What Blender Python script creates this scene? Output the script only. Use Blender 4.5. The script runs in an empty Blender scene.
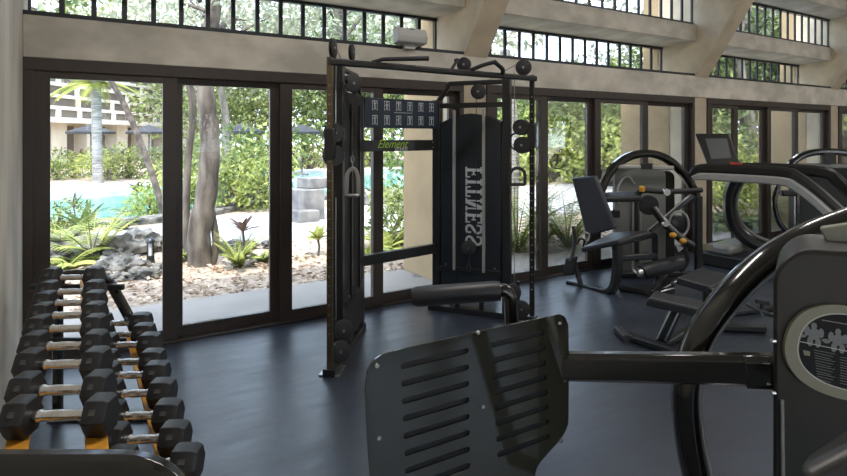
import bpy, math, random
from mathutils import Vector, Matrix, noise
R = random.Random(7)
COL = bpy.context.scene.collection
PI = math.pi
SN, CS = 0.52101, 0.85355          # camera heading, 31.4 degrees clockwise from +Y
def at(px, py, f):                 # a point at forward distance f (metres) from the camera
    r = (px-423.5)/570*f
    return Vector((CS*r+SN*f, -SN*r+CS*f, 1.7-(py-137)/570*f))
def fl(px, f, z=0.0):
    v = at(px, 137, f); v.z = z; return v
def wx(px, Y=5.1):                 # X on a plane parallel to the window wall
    r = (px-423.5)/570; return Y*(SN+CS*r)/(CS-SN*r)
RT = Vector((CS, -SN, 0)); FW = Vector((SN, CS, 0)); UP = Vector((0, 0, 1))
XX = Vector((1, 0, 0)); YY = Vector((0, 1, 0))

# ---------------------------------------------------------------- materials
def mat(name, col, rough=.5, metal=0, spec=.5, coat=0, trans=0, var=0, scale=8, bump=0, bscale=40, col2=None, detail=4, sheen=0, stretch=None):
    m = bpy.data.materials.new(name); m.use_nodes = True
    nt = m.node_tree; b = nt.nodes['Principled BSDF']
    b.inputs['Base Color'].default_value = (*col, 1); b.inputs['Roughness'].default_value = rough
    b.inputs['Metallic'].default_value = metal; b.inputs['Specular IOR Level'].default_value = spec
    b.inputs['Coat Weight'].default_value = coat; b.inputs['Coat Roughness'].default_value = .08
    tc = nt.nodes.new('ShaderNodeTexCoord'); mp = nt.nodes.new('ShaderNodeMapping')
    nt.links.new(tc.outputs['Object'], mp.inputs[0])
    if stretch: mp.inputs['Scale'].default_value = stretch
    if var or col2:
        n = nt.nodes.new('ShaderNodeTexNoise'); n.inputs['Scale'].default_value = scale; n.inputs['Detail'].default_value = detail
        nt.links.new(mp.outputs[0], n.inputs['Vector'])
        cr = nt.nodes.new('ShaderNodeValToRGB')
        c2 = col2 or tuple(min(1, c*(1+var)) for c in col); c1 = col if col2 else tuple(c*(1-var) for c in col)
        cr.color_ramp.elements[0].position = .35; cr.color_ramp.elements[1].position = .65
        cr.color_ramp.elements[0].color = (*c1, 1); cr.color_ramp.elements[1].color = (*c2, 1)
        nt.links.new(n.outputs['Fac'], cr.inputs[0]); nt.links.new(cr.outputs[0], b.inputs['Base Color'])
    if bump:
        n2 = nt.nodes.new('ShaderNodeTexNoise'); n2.inputs['Scale'].default_value = bscale; n2.inputs['Detail'].default_value = 5
        nt.links.new(mp.outputs[0], n2.inputs['Vector'])
        bp = nt.nodes.new('ShaderNodeBump'); bp.inputs['Strength'].default_value = bump; bp.inputs['Distance'].default_value = .01
        nt.links.new(n2.outputs['Fac'], bp.inputs['Height']); nt.links.new(bp.outputs[0], b.inputs['Normal'])
    return m
def leafmat(name, c1, c2, trans=.4, scale=1.5):
    m = bpy.data.materials.new(name); m.use_nodes = True; nt = m.node_tree; b = nt.nodes['Principled BSDF']
    tc = nt.nodes.new('ShaderNodeTexCoord'); n = nt.nodes.new('ShaderNodeTexNoise'); n.inputs['Scale'].default_value = scale
    nt.links.new(tc.outputs['Object'], n.inputs['Vector'])
    cr = nt.nodes.new('ShaderNodeValToRGB'); cr.color_ramp.elements[0].position = .38; cr.color_ramp.elements[1].position = .62
    cr.color_ramp.elements[0].color = (*c1, 1); cr.color_ramp.elements[1].color = (*c2, 1)
    nt.links.new(n.outputs['Fac'], cr.inputs[0]); nt.links.new(cr.outputs[0], b.inputs['Base Color'])
    b.inputs['Roughness'].default_value = .5; b.inputs['Specular IOR Level'].default_value = .3
    tr = nt.nodes.new('ShaderNodeBsdfTranslucent'); nt.links.new(cr.outputs[0], tr.inputs[0])
    mx = nt.nodes.new('ShaderNodeMixShader'); mx.inputs[0].default_value = trans
    nt.links.new(b.outputs[0], mx.inputs[1]); nt.links.new(tr.outputs[0], mx.inputs[2])
    nt.links.new(mx.outputs[0], nt.nodes['Material Output'].inputs[0])
    return m
def glassmat(name, tint=(.97, .98, .97), refl=1.0, rough=0.0, body=None, bodyfac=0):
    m = bpy.data.materials.new(name); m.use_nodes = True; nt = m.node_tree; nt.nodes.remove(nt.nodes['Principled BSDF'])
    t = nt.nodes.new('ShaderNodeBsdfTransparent'); t.inputs[0].default_value = (*tint, 1)
    g = nt.nodes.new('ShaderNodeBsdfGlossy'); g.inputs['Roughness'].default_value = rough
    lw = nt.nodes.new('ShaderNodeFresnel'); lw.inputs[0].default_value = 1.45
    fac = nt.nodes.new('ShaderNodeMath'); fac.operation = 'MULTIPLY'; fac.inputs[1].default_value = refl
    nt.links.new(lw.outputs[0], fac.inputs[0])
    mx = nt.nodes.new('ShaderNodeMixShader'); last = t.outputs[0]
    if body:
        d = nt.nodes.new('ShaderNodeBsdfDiffuse'); d.inputs[0].default_value = (*body, 1)
        m2 = nt.nodes.new('ShaderNodeMixShader'); m2.inputs[0].default_value = bodyfac
        nt.links.new(t.outputs[0], m2.inputs[1]); nt.links.new(d.outputs[0], m2.inputs[2]); last = m2.outputs[0]
    nt.links.new(fac.outputs[0], mx.inputs[0]); nt.links.new(last, mx.inputs[1]); nt.links.new(g.outputs[0], mx.inputs[2])
    nt.links.new(mx.outputs[0], nt.nodes['Material Output'].inputs[0])
    return m
M = {}
M['concrete'] = mat('board marked concrete', (.56, .525, .46), .85, var=.2, scale=2.6, detail=10, bump=.35, bscale=9, stretch=(1, 1, 1.6))
M['concretebounce'] = mat('board marked concrete tinted for sun bounce', (.56, .475, .35), .85, var=.16, scale=2.6, detail=8, bump=.25, bscale=9)  # same concrete as the header, warm sun bounce put into the colour
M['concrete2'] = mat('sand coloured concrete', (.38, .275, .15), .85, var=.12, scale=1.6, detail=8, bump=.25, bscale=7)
M['plaster'] = mat('streaky plaster', (.54, .50, .435), .85, var=.2, scale=2.4, detail=9, bump=.15, bscale=6, stretch=(1, 1, .45))
M['frame'] = mat('dark bronze window frame', (.05, .039, .033), .38, var=.1, scale=3, stretch=(8, 8, 1))
M['blackframe'] = mat('black metal window frame', (.018, .022, .028), .4)
M['glass'] = glassmat('clear window glass', refl=.45)
M['stripglass'] = glassmat('strip window glass', refl=.12)
M['black'] = mat('black powder coat', (.014, .015, .016), .33, coat=.15)
M['gloss'] = mat('glossy black paint', (.012, .012, .011), .16, coat=.6)
M['satin'] = mat('dark satin housing', (.017, .0165, .0145), .42, spec=.3, var=.08, scale=20)
M['rubber'] = mat('black rubber', (.022, .022, .024), .55, bump=.15, bscale=120)
M['hexrub'] = mat('worn dumbbell rubber', (.024, .024, .026), .42, var=.2, scale=30)
M['pad'] = mat('black padded vinyl', (.022, .023, .027), .42, bump=.15, bscale=200)
M['bluepad'] = mat('charcoal blue padded vinyl', (.022, .025, .034), .45, bump=.15, bscale=200)
M['leather'] = mat('dark brown grey leather', (.022, .019, .017), .42, bump=.08, bscale=90)
M['chrome'] = mat('brushed chrome', (.82, .81, .79), .26, metal=1, var=.12, scale=60)
M['steel'] = mat('satin steel', (.42, .42, .42), .35, metal=1)
M['golden'] = mat('dull brass tinted post', (.16, .125, .075), .3, metal=.8)  # dark steel post, its golden reflection put into the base colour
M['orange'] = mat('orange plastic saddle', (.62, .28, .03), .45, var=.15, scale=25)
M['yellow'] = mat('yellow knob plastic', (.65, .33, .03), .4)
M['shroud'] = mat('grey weight shroud', (.19, .195, .18), .4, coat=.2)
M['smokeblue'] = mat('dark blue printed board', (.016, .028, .045), .35)
M['navy'] = mat('tower shroud panel', (.014, .02, .026), .35, coat=.2)
M['face'] = mat('matt black placard', (.012, .012, .012), .6, spec=.15)
M['badge'] = mat('worn weight badge', (.085, .085, .085), .6, var=.3, scale=60)
M['white'] = mat('pale grey print', (.55, .57, .58), .6)
M['dimprint'] = mat('dim grey print', (.16, .16, .16), .6)
M['green'] = mat('lime green print', (.30, .48, .04), .5)
M['beige'] = mat('putty coloured plastic', (.19, .18, .13), .45)
M['silver'] = mat('silver painted trim', (.42, .42, .41), .35, metal=.4)
M['screen'] = mat('switched off grey screen', (.13, .135, .14), .18, coat=.5)
M['red'] = mat('red stop key', (.6, .06, .03), .5)
M['greywhite'] = mat('light grey casing', (.5, .5, .49), .5)
M['smoke'] = None
def floor_mat():
    m = mat('dark rubber gym floor', (.036, .039, .048), .44, spec=1.0)
    nt = m.node_tree; b = nt.nodes['Principled BSDF']
    tc = nt.nodes.new('ShaderNodeTexCoord')
    n = nt.nodes.new('ShaderNodeTexNoise'); n.inputs['Scale'].default_value = 1.3; n.inputs['Detail'].default_value = 9; n.inputs['Distortion'].default_value = .8
    nt.links.new(tc.outputs['Object'], n.inputs['Vector'])
    cr = nt.nodes.new('ShaderNodeValToRGB'); cr.color_ramp.elements[0].position = .3; cr.color_ramp.elements[1].position = .75
    cr.color_ramp.elements[0].color = (.017, .021, .030, 1); cr.color_ramp.elements[1].color = (.036, .045, .064, 1)  # blue of the mirrored sky is mixed into the floor colour
    nt.links.new(n.outputs['Fac'], cr.inputs[0])
    # seams of the rubber tiles
    br = nt.nodes.new('ShaderNodeTexBrick'); br.offset = 0; br.inputs['Scale'].default_value = 1; br.inputs['Brick Width'].default_value = 1.0
    br.inputs['Row Height'].default_value = 1.0; br.inputs['Mortar Size'].default_value = .003; br.inputs['Mortar Smooth'].default_value = .3
    br.inputs['Color1'].default_value = br.inputs['Color2'].default_value = (1, 1, 1, 1); br.inputs['Mortar'].default_value = (.65, .65, .65, 1)
    nt.links.new(tc.outputs['Object'], br.inputs['Vector'])
    mm = nt.nodes.new('ShaderNodeMix'); mm.data_type = 'RGBA'; mm.blend_type = 'MULTIPLY'; mm.inputs[0].default_value = 1
    nt.links.new(cr.outputs[0], mm.inputs[6]); nt.links.new(br.outputs[0], mm.inputs[7]); nt.links.new(mm.outputs[2], b.inputs['Base Color'])
    n3 = nt.nodes.new('ShaderNodeTexNoise'); n3.inputs['Scale'].default_value = 3; n3.inputs['Detail'].default_value = 8
    mp = nt.nodes.new('ShaderNodeMapping'); mp.inputs['Scale'].default_value = (1, 5, 1); mp.inputs['Rotation'].default_value = (0, 0, .4)
    nt.links.new(tc.outputs['Object'], mp.inputs[0]); nt.links.new(mp.outputs[0], n3.inputs['Vector'])
    mr = nt.nodes.new('ShaderNodeMapRange'); mr.inputs['To Min'].default_value = .24; mr.inputs['To Max'].default_value = .50
    nt.links.new(n3.outputs['Fac'], mr.inputs[0]); nt.links.new(mr.outputs[0], b.inputs['Roughness'])
    bp = nt.nodes.new('ShaderNodeBump'); bp.inputs['Strength'].default_value = .35; bp.inputs['Distance'].default_value = .004
    n4 = nt.nodes.new('ShaderNodeTexNoise'); n4.inputs['Scale'].default_value = 22; n4.inputs['Detail'].default_value = 6
    nt.links.new(tc.outputs['Object'], n4.inputs['Vector']); nt.links.new(n4.outputs['Fac'], bp.inputs['Height']); nt.links.new(bp.outputs[0], b.inputs['Normal'])
    return m
M['floor'] = floor_mat()

# ---------------------------------------------------------------- mesh builder
class MB:
    def __init__(s): s.v = []; s.f = []
    def add(s, vs, fs):
        n = len(s.v); s.v += [Vector(v) for v in vs]; s.f += [tuple(i+n for i in f) for f in fs]; return s
    def box(s, c, size, ax=None):      # c centre, size full, ax three axis vectors
        a, b, d = ax or (XX, YY, UP); c = Vector(c)
        vs = [c + a*size[0]/2*i + b*size[1]/2*j + d*size[2]/2*k for k in (-1, 1) for j in (-1, 1) for i in (-1, 1)]
        return s.add(vs, [(0, 2, 3, 1), (4, 5, 7, 6), (0, 1, 5, 4), (2, 6, 7, 3), (0, 4, 6, 2), (1, 3, 7, 5)])
    def bx(s, x0, x1, y0, y1, z0, z1): return s.box(((x0+x1)/2, (y0+y1)/2, (z0+z1)/2), (x1-x0, y1-y0, z1-z0))
    def prism(s, pts, vec):            # polygon extruded along vec
        pts = [Vector(p) for p in pts]; vec = Vector(vec); n = len(pts)
        nrm = Vector((0, 0, 0))
        for i in range(n): nrm += pts[i].cross(pts[(i+1) % n])
        if nrm.dot(vec) > 0: pts.reverse()
        return s.add(pts+[p+vec for p in pts], [tuple(range(n)), tuple(reversed(range(n, 2*n)))] + [(i, i+n, (i+1) % n+n, (i+1) % n) for i in range(n)])
    def sweep(s, path, prof, up=None, scale=None, closed=False):
        path = [Vector(p) for p in path]; n = len(path); m = len(prof); rings = []
        t0 = (path[1]-path[0]).normalized()
        ref = Vector(up) if up else (UP if abs(t0.z) < .9 else XX)
        side = None
        for i, p in enumerate(path):
            if closed: t = (path[(i+1) % n]-path[i-1]).normalized()
            elif i == 0: t = t0
            elif i == n-1: t = (p-path[i-1]).normalized()
            else: t = ((path[i+1]-p).normalized()+(p-path[i-1]).normalized()).normalized()
            if up: sd = t.cross(ref)
            else: sd = t.cross(ref) if side is None else side - t*side.dot(t)
            if sd.length < 1e-5: sd = t.cross(YY)
            side = sd.normalized(); u2 = side.cross(t).normalized()
            k = 1 if scale is None else scale[i]
            for a, b in prof: rings.append(p+side*a*k+u2*b*k)
        fs = [(i*m+j, i*m+(j+1) % m, (i+1) % n*m+(j+1) % m, (i+1) % n*m+j) for i in range(n if closed else n-1) for j in range(m)]
        if not closed: fs += [tuple(reversed(range(m))), tuple(range((n-1)*m, n*m))]
        return s.add(rings, fs)
    def tube(s, path, r, n=10, scale=None, closed=False):
        return s.sweep(path, [(r*math.cos(2*PI*k/n), r*math.sin(2*PI*k/n)) for k in range(n)], scale=scale, closed=closed)
    def bar(s, path, w, h, up=UP, c=.2, scale=None):   # w across, h along up, chamfered corners
        a, b = w/2, h/2; q = min(a, b)*c*2
        pr = [(a-q, -b), (a, -b+q), (a, b-q), (a-q, b), (-a+q, b), (-a, b-q), (-a, -b+q), (-a+q, -b)]
        return s.sweep(path, pr, up=up, scale=scale)
    def cyl(s, p0, p1, r, n=20): return s.tube([p0, p1], r, n)
    def disc(s, c, axis, r, th, n=24, groove=False):
        a = Vector(axis).normalized(); c = Vector(c)
        if not groove: return s.tube([c-a*th/2, c-a*th*.35, c+a*th*.35, c+a*th/2], r, n, scale=[.93, 1, 1, .93])
        return s.tube([c-a*th/2, c-a*th*.42, c-a*th*.2, c, c+a*th*.2, c+a*th*.42, c+a*th/2], r, n, scale=[.95, 1, 1, .86, 1, 1, .95])
    def lathe(s, prof, c, n=24):       # prof (r, z) list around the vertical through c
        c = Vector(c); vs = [c+Vector((r*math.cos(2*PI*k/n), r*math.sin(2*PI*k/n), z)) for r, z in prof for k in range(n)]
        m = len(prof)
        fs = [(i*n+k, i*n+(k+1) % n, (i+1)*n+(k+1) % n, (i+1)*n+k) for i in range(m-1) for k in range(n)]
        fs += [tuple(reversed(range(n))), tuple(range((m-1)*n, m*n))]
        return s.add(vs, fs)
    def rock(s, c, r, sq=(1, 1, .7), seed=0, lv=3, amp=.35):
        import bmesh
        bm = bmesh.new(); bmesh.ops.create_icosphere(bm, subdivisions=lv, radius=1)
        vs = []
        for v in bm.verts:
            d = v.co.normalized(); k = 1+amp*noise.noise(d*1.6+Vector((seed*3.1, seed, 0)))+amp*.5*noise.noise(d*4+Vector((seed, 0, seed)))
            vs.append(Vector(c)+Vector((d.x*sq[0], d.y*sq[1], d.z*sq[2]))*r*k)
        s.add(vs, [tuple(v.index for v in f.verts) for f in bm.faces]); bm.free(); return s
    def build(s, name, m, parent=None, bevel=0, smooth=40, flat=False):
        c = sum(s.v, Vector())/len(s.v)
        if parent is None:             # base centre for a thing that is one mesh
            c.z = min(v.z for v in s.v)
        me = bpy.data.meshes.new(name); me.from_pydata([v-c for v in s.v], [], s.f); me.update()
        o = bpy.data.objects.new(name, me); COL.objects.link(o)
        me.materials.append(M[m] if isinstance(m, str) else m)
        if not flat:
            me.shade_smooth(); me.set_sharp_from_angle(angle=math.radians(smooth))
        if bevel:
            b = o.modifiers.new('bevel', 'BEVEL'); b.width = bevel; b.segments = 2; b.limit_method = 'ANGLE'; b.angle_limit = .7
            b.harden_normals = False
        place(o, c, parent); return o
W = {}
def place(o, world, parent):
    W[o] = Vector(world)
    if parent is not None:
        o.parent = parent; o.location = Vector(world)-W[parent]
    else: o.location = world
def thing(name, label, cat, loc, group=None):
    o = bpy.data.objects.new(name, None); COL.objects.link(o); o.empty_display_size = .1
    place(o, loc, None); return tag(o, label, cat, group)
def tag(o, label, cat, group=None, kind=None):
    o['label'] = label; o['category'] = cat
    if group: o['group'] = group
    if kind: o['kind'] = kind
    return o
def struct(o, label=None):
    o['kind'] = 'structure'
    if label: o['label'] = label
    return o
def kids(o): return [c for c in bpy.data.objects if c.parent == o]
def copy_tree(o, parent=None):
    c = o.copy(); COL.objects.link(c)
    if parent: c.parent = parent
    for k in kids(o): copy_tree(k, c)
    return c
def fillet(pts, r, n=6):
    pts = [Vector(p) for p in pts]; out = [pts[0]]
    for i in range(1, len(pts)-1):
        a, b, c = pts[i-1], pts[i], pts[i+1]; u = (a-b); v = (c-b)
        d = min(r, u.length*.48, v.length*.48); p0 = b+u.normalized()*d; p2 = b+v.normalized()*d
        for k in range(n+1):
            t = k/n; out.append(p0*(1-t)**2+b*2*t*(1-t)+p2*t*t)
    return out+[pts[-1]]
def smooth(pts, n=6):              # Catmull-Rom through the points
    pts = [Vector(p) for p in pts]; P = [pts[0]*2-pts[1]]+pts+[pts[-1]*2-pts[-2]]; out = []
    for i in range(1, len(P)-2):
        a, b, c, d = P[i-1:i+3]
        for k in range(n):
            t = k/n; out.append(.5*((2*b)+(c-a)*t+(2*a-5*b+4*c-d)*t*t+(3*b-a-3*c+d)*t**3))
    return out+[pts[-1]]
def shape2d(loops, place3, thick, name, m, parent, bevel=0):
    """filled outline with holes: loops of (u, v), place3 maps (u, v, w) into the world"""
    cu = bpy.data.curves.new(name, 'CURVE'); cu.dimensions = '2D'; cu.fill_mode = 'BOTH'; cu.extrude = thick/2
    for lp in loops:
        sp = cu.splines.new('POLY'); sp.points.add(len(lp)-1); sp.use_cyclic_u = True
        for i, (a, b) in enumerate(lp): sp.points[i].co = (a, b, 0, 1)
    tmp = bpy.data.objects.new('outline', cu); COL.objects.link(tmp); bpy.context.view_layer.update()
    me = bpy.data.meshes.new_from_object(tmp); mb = MB()
    mb.add([place3(v.co.x, v.co.y, v.co.z) for v in me.vertices], [tuple(p.vertices) for p in me.polygons])
    bpy.data.objects.remove(tmp); bpy.data.curves.remove(cu); bpy.data.meshes.remove(me)
    return mb.build(name, m, parent, smooth=30, bevel=bevel)
def text3d(txt, size, place3, name, m, parent, shear=0, thick=.001):
    cu = bpy.data.curves.new(name, 'FONT'); cu.body = txt; cu.size = size; cu.shear = shear; cu.extrude = thick
    tmp = bpy.data.objects.new('lettering', cu); COL.objects.link(tmp); bpy.context.view_layer.update()
    me = bpy.data.meshes.new_from_object(tmp); mb = MB()
    mb.add([place3(v.co.x, v.co.y, v.co.z) for v in me.vertices], [tuple(p.vertices) for p in me.polygons])
    bpy.data.objects.remove(tmp); bpy.data.curves.remove(cu); bpy.data.meshes.remove(me)
    return mb.build(name, m, parent, flat=True)
def rrect(x0, x1, y0, y1, r, n=6):
    out = []
    for cx, cy, a0 in ((x1-r, y1-r, 0), (x0+r, y1-r, 90), (x0+r, y0+r, 180), (x1-r, y0+r, 270)):
        for k in range(n+1):
            a = math.radians(a0+90*k/n); out.append((cx+r*math.cos(a), cy+r*math.sin(a)))
    return out

# ---------------------------------------------------------------- the room
PX = [3.62, 7.785, 11.95, 16.115]; PW = .32; XL = -.33; XE = 16.435; YB = -1.15; YW = 5.1
o = MB().bx(XL-.2, XE+.2, YB-.2, YW+.05, -.15, 0).build('floor', 'floor', flat=True); struct(o, 'dark rubber gym floor')
o = MB().bx(XL-.25, XL, YB-.2, 5.6, 0, 4.9).build('wall_left', 'plaster', flat=True); struct(o)
o = MB().bx(XE, XE+.25, YB-.2, 5.6, 0, 4.9).build('wall_right', 'plaster', flat=True); struct(o)
# header beam over the doors of the window side and its twin behind the camera
for nm, y0, y1 in (('wall_window_side', 5.08, 5.5), ('wall_rear', YB-.35, YB+.0)):
    mb = MB().bx(XL, XE, y0, y1, 2.287, 2.6)
    struct(mb.build(nm, 'concrete', bevel=.006))
# stepped roof slabs (their edges are the pale bands) and the flat ceiling
n = 1
for k, (a, b) in enumerate(zip([XL]+[p+PW for p in PX], PX+[XE])):
    if b-a < .5: continue
    for y0, y1, z0, z1 in ((5.06, 5.8, 3.09, 3.35), (4.62, 5.25, 3.88, 4.16)):
        mb = MB().prism([(a, y0, z0+.02), (a, y1, z0), (a, y1, z1), (a, y0, z1)], (b-a, 0, 0))
        struct(mb.build('trim_%d' % n, 'concrete', bevel=.006)); n += 1
struct(MB().bx(XL-.2, XE+.2, YB-.2, 4.8, 4.66, 4.85).build('ceiling', 'concrete'))
# fin walls: the pier, the leaning rafter above and the part that stands out over the porch
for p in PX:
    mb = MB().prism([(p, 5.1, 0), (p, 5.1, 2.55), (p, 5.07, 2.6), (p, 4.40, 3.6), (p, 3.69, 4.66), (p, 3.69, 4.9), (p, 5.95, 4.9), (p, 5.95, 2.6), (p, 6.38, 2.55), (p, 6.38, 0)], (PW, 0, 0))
    struct(mb.build('trim_%d' % n, 'concretebounce', bevel=.008)); n += 1
# sand coloured sleeves round the fins outside
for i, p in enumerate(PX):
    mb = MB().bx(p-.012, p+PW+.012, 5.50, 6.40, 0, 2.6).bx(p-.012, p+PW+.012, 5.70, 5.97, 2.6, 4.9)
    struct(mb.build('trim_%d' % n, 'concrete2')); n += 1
# unseen rear wall: piers, some widened to dim the near machines
for x, x2 in [(XL, XL+.32), (PX[0], PX[1]+.32), (PX[2], XE)]:
    struct(MB().bx(x, x2, YB-.3, YB, 0, 2.287).build('trim_%d' % n, 'concrete')); n += 1
struct(MB().bx(XL, XE, YB-.3, YB-.05, 2.6, 4.7).build('trim_%d' % n, 'concrete')); n += 1
struct(MB().bx(XL-.3, XE+.3, YB-2.3, YB-.3, 3.5, 3.7).build('trim_%d' % n, 'concrete'), 'unseen concrete canopy added on the rear side to block the sun'); n += 1  # canopy put in to keep the sun out of the rear glass

def panel(x0, x1, z0, z1, y, sw, rail, d, root, m='frame'):
    """one glazed leaf: stiles, rails, pane"""
    mb = MB().bx(x0, x0+sw, y-d/2, y+d/2, z0, z1).bx(x1-sw, x1, y-d/2, y+d/2, z0, z1)
    mb.bx(x0+sw, x1-sw, y-d/2, y+d/2, z0, z0+rail).bx(x0+sw, x1-sw, y-d/2, y+d/2, z1-.055, z1)
    fr = mb.build('door_leaf', m, root, bevel=.003)
    MB().bx(x0+sw, x1-sw, y-.004, y+.004, z0+rail, z1-.055).build('pane', 'glass', fr, flat=True)
ND = 1
def door(x0, x1, leaves, y=5.15):
    global ND
    root = bpy.data.objects.new('door_%d' % ND, None); COL.objects.link(root); place(root, ((x0+x1)/2, y, 0), None); ND += 1
    struct(root)
    root['label'] = 'dark bronze framed sliding glass doors'
    mb = MB().bx(x0, x1, y-.07, y+.07, 2.195, 2.287).bx(x0, x0+.065, y-.07, y+.07, 0, 2.195).bx(x1-.05, x1, y-.07, y+.07, 0, 2.195).bx(x0, x1, y-.07, y+.07, 0, .018)
    mb.build('door_frame', 'frame', root, bevel=.003)
    for i, (a, b) in enumerate(leaves): panel(a, b, .018, 2.195, y+(.025 if i % 2 else -.028), .11, .095, .045, root)
door(XL, 3.62, [(-.272, .72), (.66, 1.62), (1.59, 2.64), (2.545, 3.58)])
door(3.94, 7.785, [(3.99, 4.88), (4.77, 5.725), (5.695, 6.74), (6.71, 7.745)])
door(8.105, 11.95, [(8.145, 8.935), (8.905, 9.835), (9.805, 10.805), (10.775, 11.91)])
door(12.27, 16.115, [(12.32, 13.2), (13.15, 14.2), (14.13, 15.1), (15.0, 16.06)])
for a, b in ((XL+.32, PX[0]), (PX[1]+.32, PX[2])):
    w = (b-a)/4; door(a, b, [(a+.05+w*i*.98, a+w*(i+1)) for i in range(4)], YB-.15)

NW = 1
def clere(x0, x1, y, z0, z1, off=0.0):
    global NW
    root = bpy.data.objects.new('window_%d' % NW, None); COL.objects.link(root); place(root, ((x0+x1)/2, y, z0), None); NW += 1
    struct(root); root['label'] = 'high strip window with many black uprights'
    mb = MB().bx(x0, x1, y-.03, y+.03, z0, z0+.035).bx(x0, x1, y-.03, y+.03, z1-.03, z1)
    nn = round((x1-x0)/.235)
    for i in range(nn+1):
        x = x0+(x1-x0)*i/nn; mb.bx(x-.021, x+.021, y-.010, y+.010, z0+.035, z1-.03)
    mb.build('window_frame', 'blackframe', root)
    MB().bx(x0, x1, y-.003, y+.003, z0+.03, z1-.03).build('pane', 'stripglass', root, flat=True)
for k, (a, b) in enumerate(zip([XL]+[p+PW for p in PX[:3]], PX)):
    clere(a, b, 5.65, 2.60, 3.09); clere(a, b, 5.13, 3.35, 3.88); clere(a, b, 4.70, 4.16, 4.66)  # topmost row lies out of view, added for more daylight
    mb = MB().bx(a, b, 5.085, 5.14, 2.60, 2.633)                      # black track on the edge of the header
    struct(mb.build('trim_%d' % n, 'blackframe')); n += 1
SKY = .47; SUN = 3.6; EXPO = 0.68; FILL = 42  # last value: power of the added fill lamps
FILLS = [(x, 1.8) for x in (1.4, 5, 9, 13)]
# ---------------------------------------------------------------- the garden beyond the doors
M['porch'] = mat('porch concrete', (.30, .27, .235), .8, var=.08, scale=2, bump=.1, bscale=30)
M['soil'] = mat('mulch soil', (.26, .20, .15), .95, col2=(.46, .38, .29), scale=14, detail=10, bump=.6, bscale=30)
M['litter'] = mat('dry leaf litter', (.24, .15, .09), .9, col2=(.66, .55, .42), scale=5)
M['path'] = mat('pale sandy paving', (.34, .34, .35), .9, col2=(.47, .46, .45), scale=3, detail=8, bump=.1, bscale=20)
M['rock'] = mat('weathered limestone', (.045, .045, .042), .95, col2=(.21, .20, .18), scale=6, detail=9, bump=.8, bscale=12)
M['coping'] = mat('white pool coping', (.56, .55, .50), .8, var=.08, scale=2)
M['water'] = mat('turquoise pool water', (.10, .36, .32), .08, col2=(.20, .48, .43), scale=.6, bump=.25, bscale=2.5)
M['darkbark'] = mat('dark brown bark', (.05, .038, .03), .95, col2=(.14, .11, .09), scale=7)
M['bark'] = mat('grey brown bark', (.045, .036, .028), .95, col2=(.17, .145, .12), scale=7, detail=8, bump=1, bscale=14, stretch=(1, 1, .3))
M['palmbark'] = mat('ringed pale palm bark', (.17, .165, .155), .95, col2=(.38, .37, .35), scale=9, bump=.5, bscale=14, stretch=(.3, .3, 2.5))
M['stone'] = mat('grey stone steps', (.13, .13, .135), .9, col2=(.26, .245, .225), scale=4, detail=8, bump=.4, bscale=14)
M['bwall'] = mat('cream building render', (.62, .55, .44), .9, var=.06, scale=1)
M['bband'] = mat('off white facade bands', (.74, .70, .62), .9, var=.05, scale=1)
M['louvre'] = mat('grey brown louvres', (.15, .125, .10), .8, var=.2, scale=2, stretch=(30, 30, 1))
M['dark'] = mat('dark doorway', (.035, .035, .04), .7)
M['umbrella'] = mat('slate blue canopy fabric', (.032, .033, .038), .8)
M['grass'] = leafmat('ground cover green', (.10, .16, .03), (.30, .38, .10), .2, 1)
M['leafA'] = leafmat('bright green leaves', (.075, .115, .035), (.30, .345, .11), .22, 1.4)
M['leafB'] = leafmat('yellow green leaves', (.22, .27, .06), (.47, .50, .15), .3, 2)
M['leafC'] = leafmat('deep green leaves', (.045, .08, .028), (.19, .24, .085), .2, 1)
M['leafD'] = leafmat('hazy pale green leaves', (.20, .225, .15), (.45, .46, .33), .25, .5)  # haze imitated by paling the leaf colour itself
M['leafP'] = leafmat('dark purple leaves', (.07, .05, .05), (.17, .10, .09), .2, 3)
GX = (-40, 70)
def ground(): 
    mb = MB(); mb.bx(GX[0], GX[1], 6.38, 120, -.25, -.03); return mb.build('ground', 'soil', flat=True)
struct(ground(), 'brown mulch and soil of the garden')
struct(MB().bx(-20, 40, 5.0+.15, 6.385, -.25, -.004).build('porch_slab', 'porch', flat=True), 'grey concrete porch outside the doors')
struct(MB().bx(GX[0], GX[1], -60, YB-.2, -.25, -.03).build('ground', 'soil', flat=True), 'mulched ground behind the gym')
def gpoly(pts, z0, z1, name, m, lab):
    p = smooth([(a, b, z0) for a, b in pts]+[(pts[0][0], pts[0][1], z0)], 5)[:-1]
    return struct(MB().prism(p, (0, 0, z1-z0)).build(name, m), lab)
gpoly([(-6, 11.2), (-.6, 10.3), (.9, 10.0), (2.3, 9.25), (4.4, 9.1), (8, 9.3), (13, 9.0), (20, 9.5), (34, 12), (34, 17), (20, 15.2), (13.5, 15.0), (8.2, 14.0), (4.4, 12.9), (3.0, 12.9), (1.9, 12.4), (.6, 11.9), (-.6, 12.0), (-6, 12.6)], -.1, -.012, 'path', 'path', 'pale sandy garden path')
pool = [(-7, 12.9), (-.6, 13.1), (.8, 12.9), (2.0, 13.2), (3.2, 14.1), (4.6, 15.0), (8.2, 15.6), (13, 17.2), (18, 19), (22, 23), (20, 27), (14, 25.5), (9.4, 25.8), (6, 24.5), (2.5, 21.5), (-.6, 20.2), (-7, 19)]
gpoly(pool, -.14, -.02, 'pool_water', 'water', 'turquoise swimming pool water')
cp = smooth([(a, b, .02) for a, b in pool[9:]], 5)
struct(MB().bar([p+Vector((0, .35, 0)) for p in cp], 1.1, .22, c=.1).build('pool_coping', 'coping'), 'wide white coping of the far pool edge')
cp = smooth([(a, b-.25, .02) for a, b in pool[:9]], 5)
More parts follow.
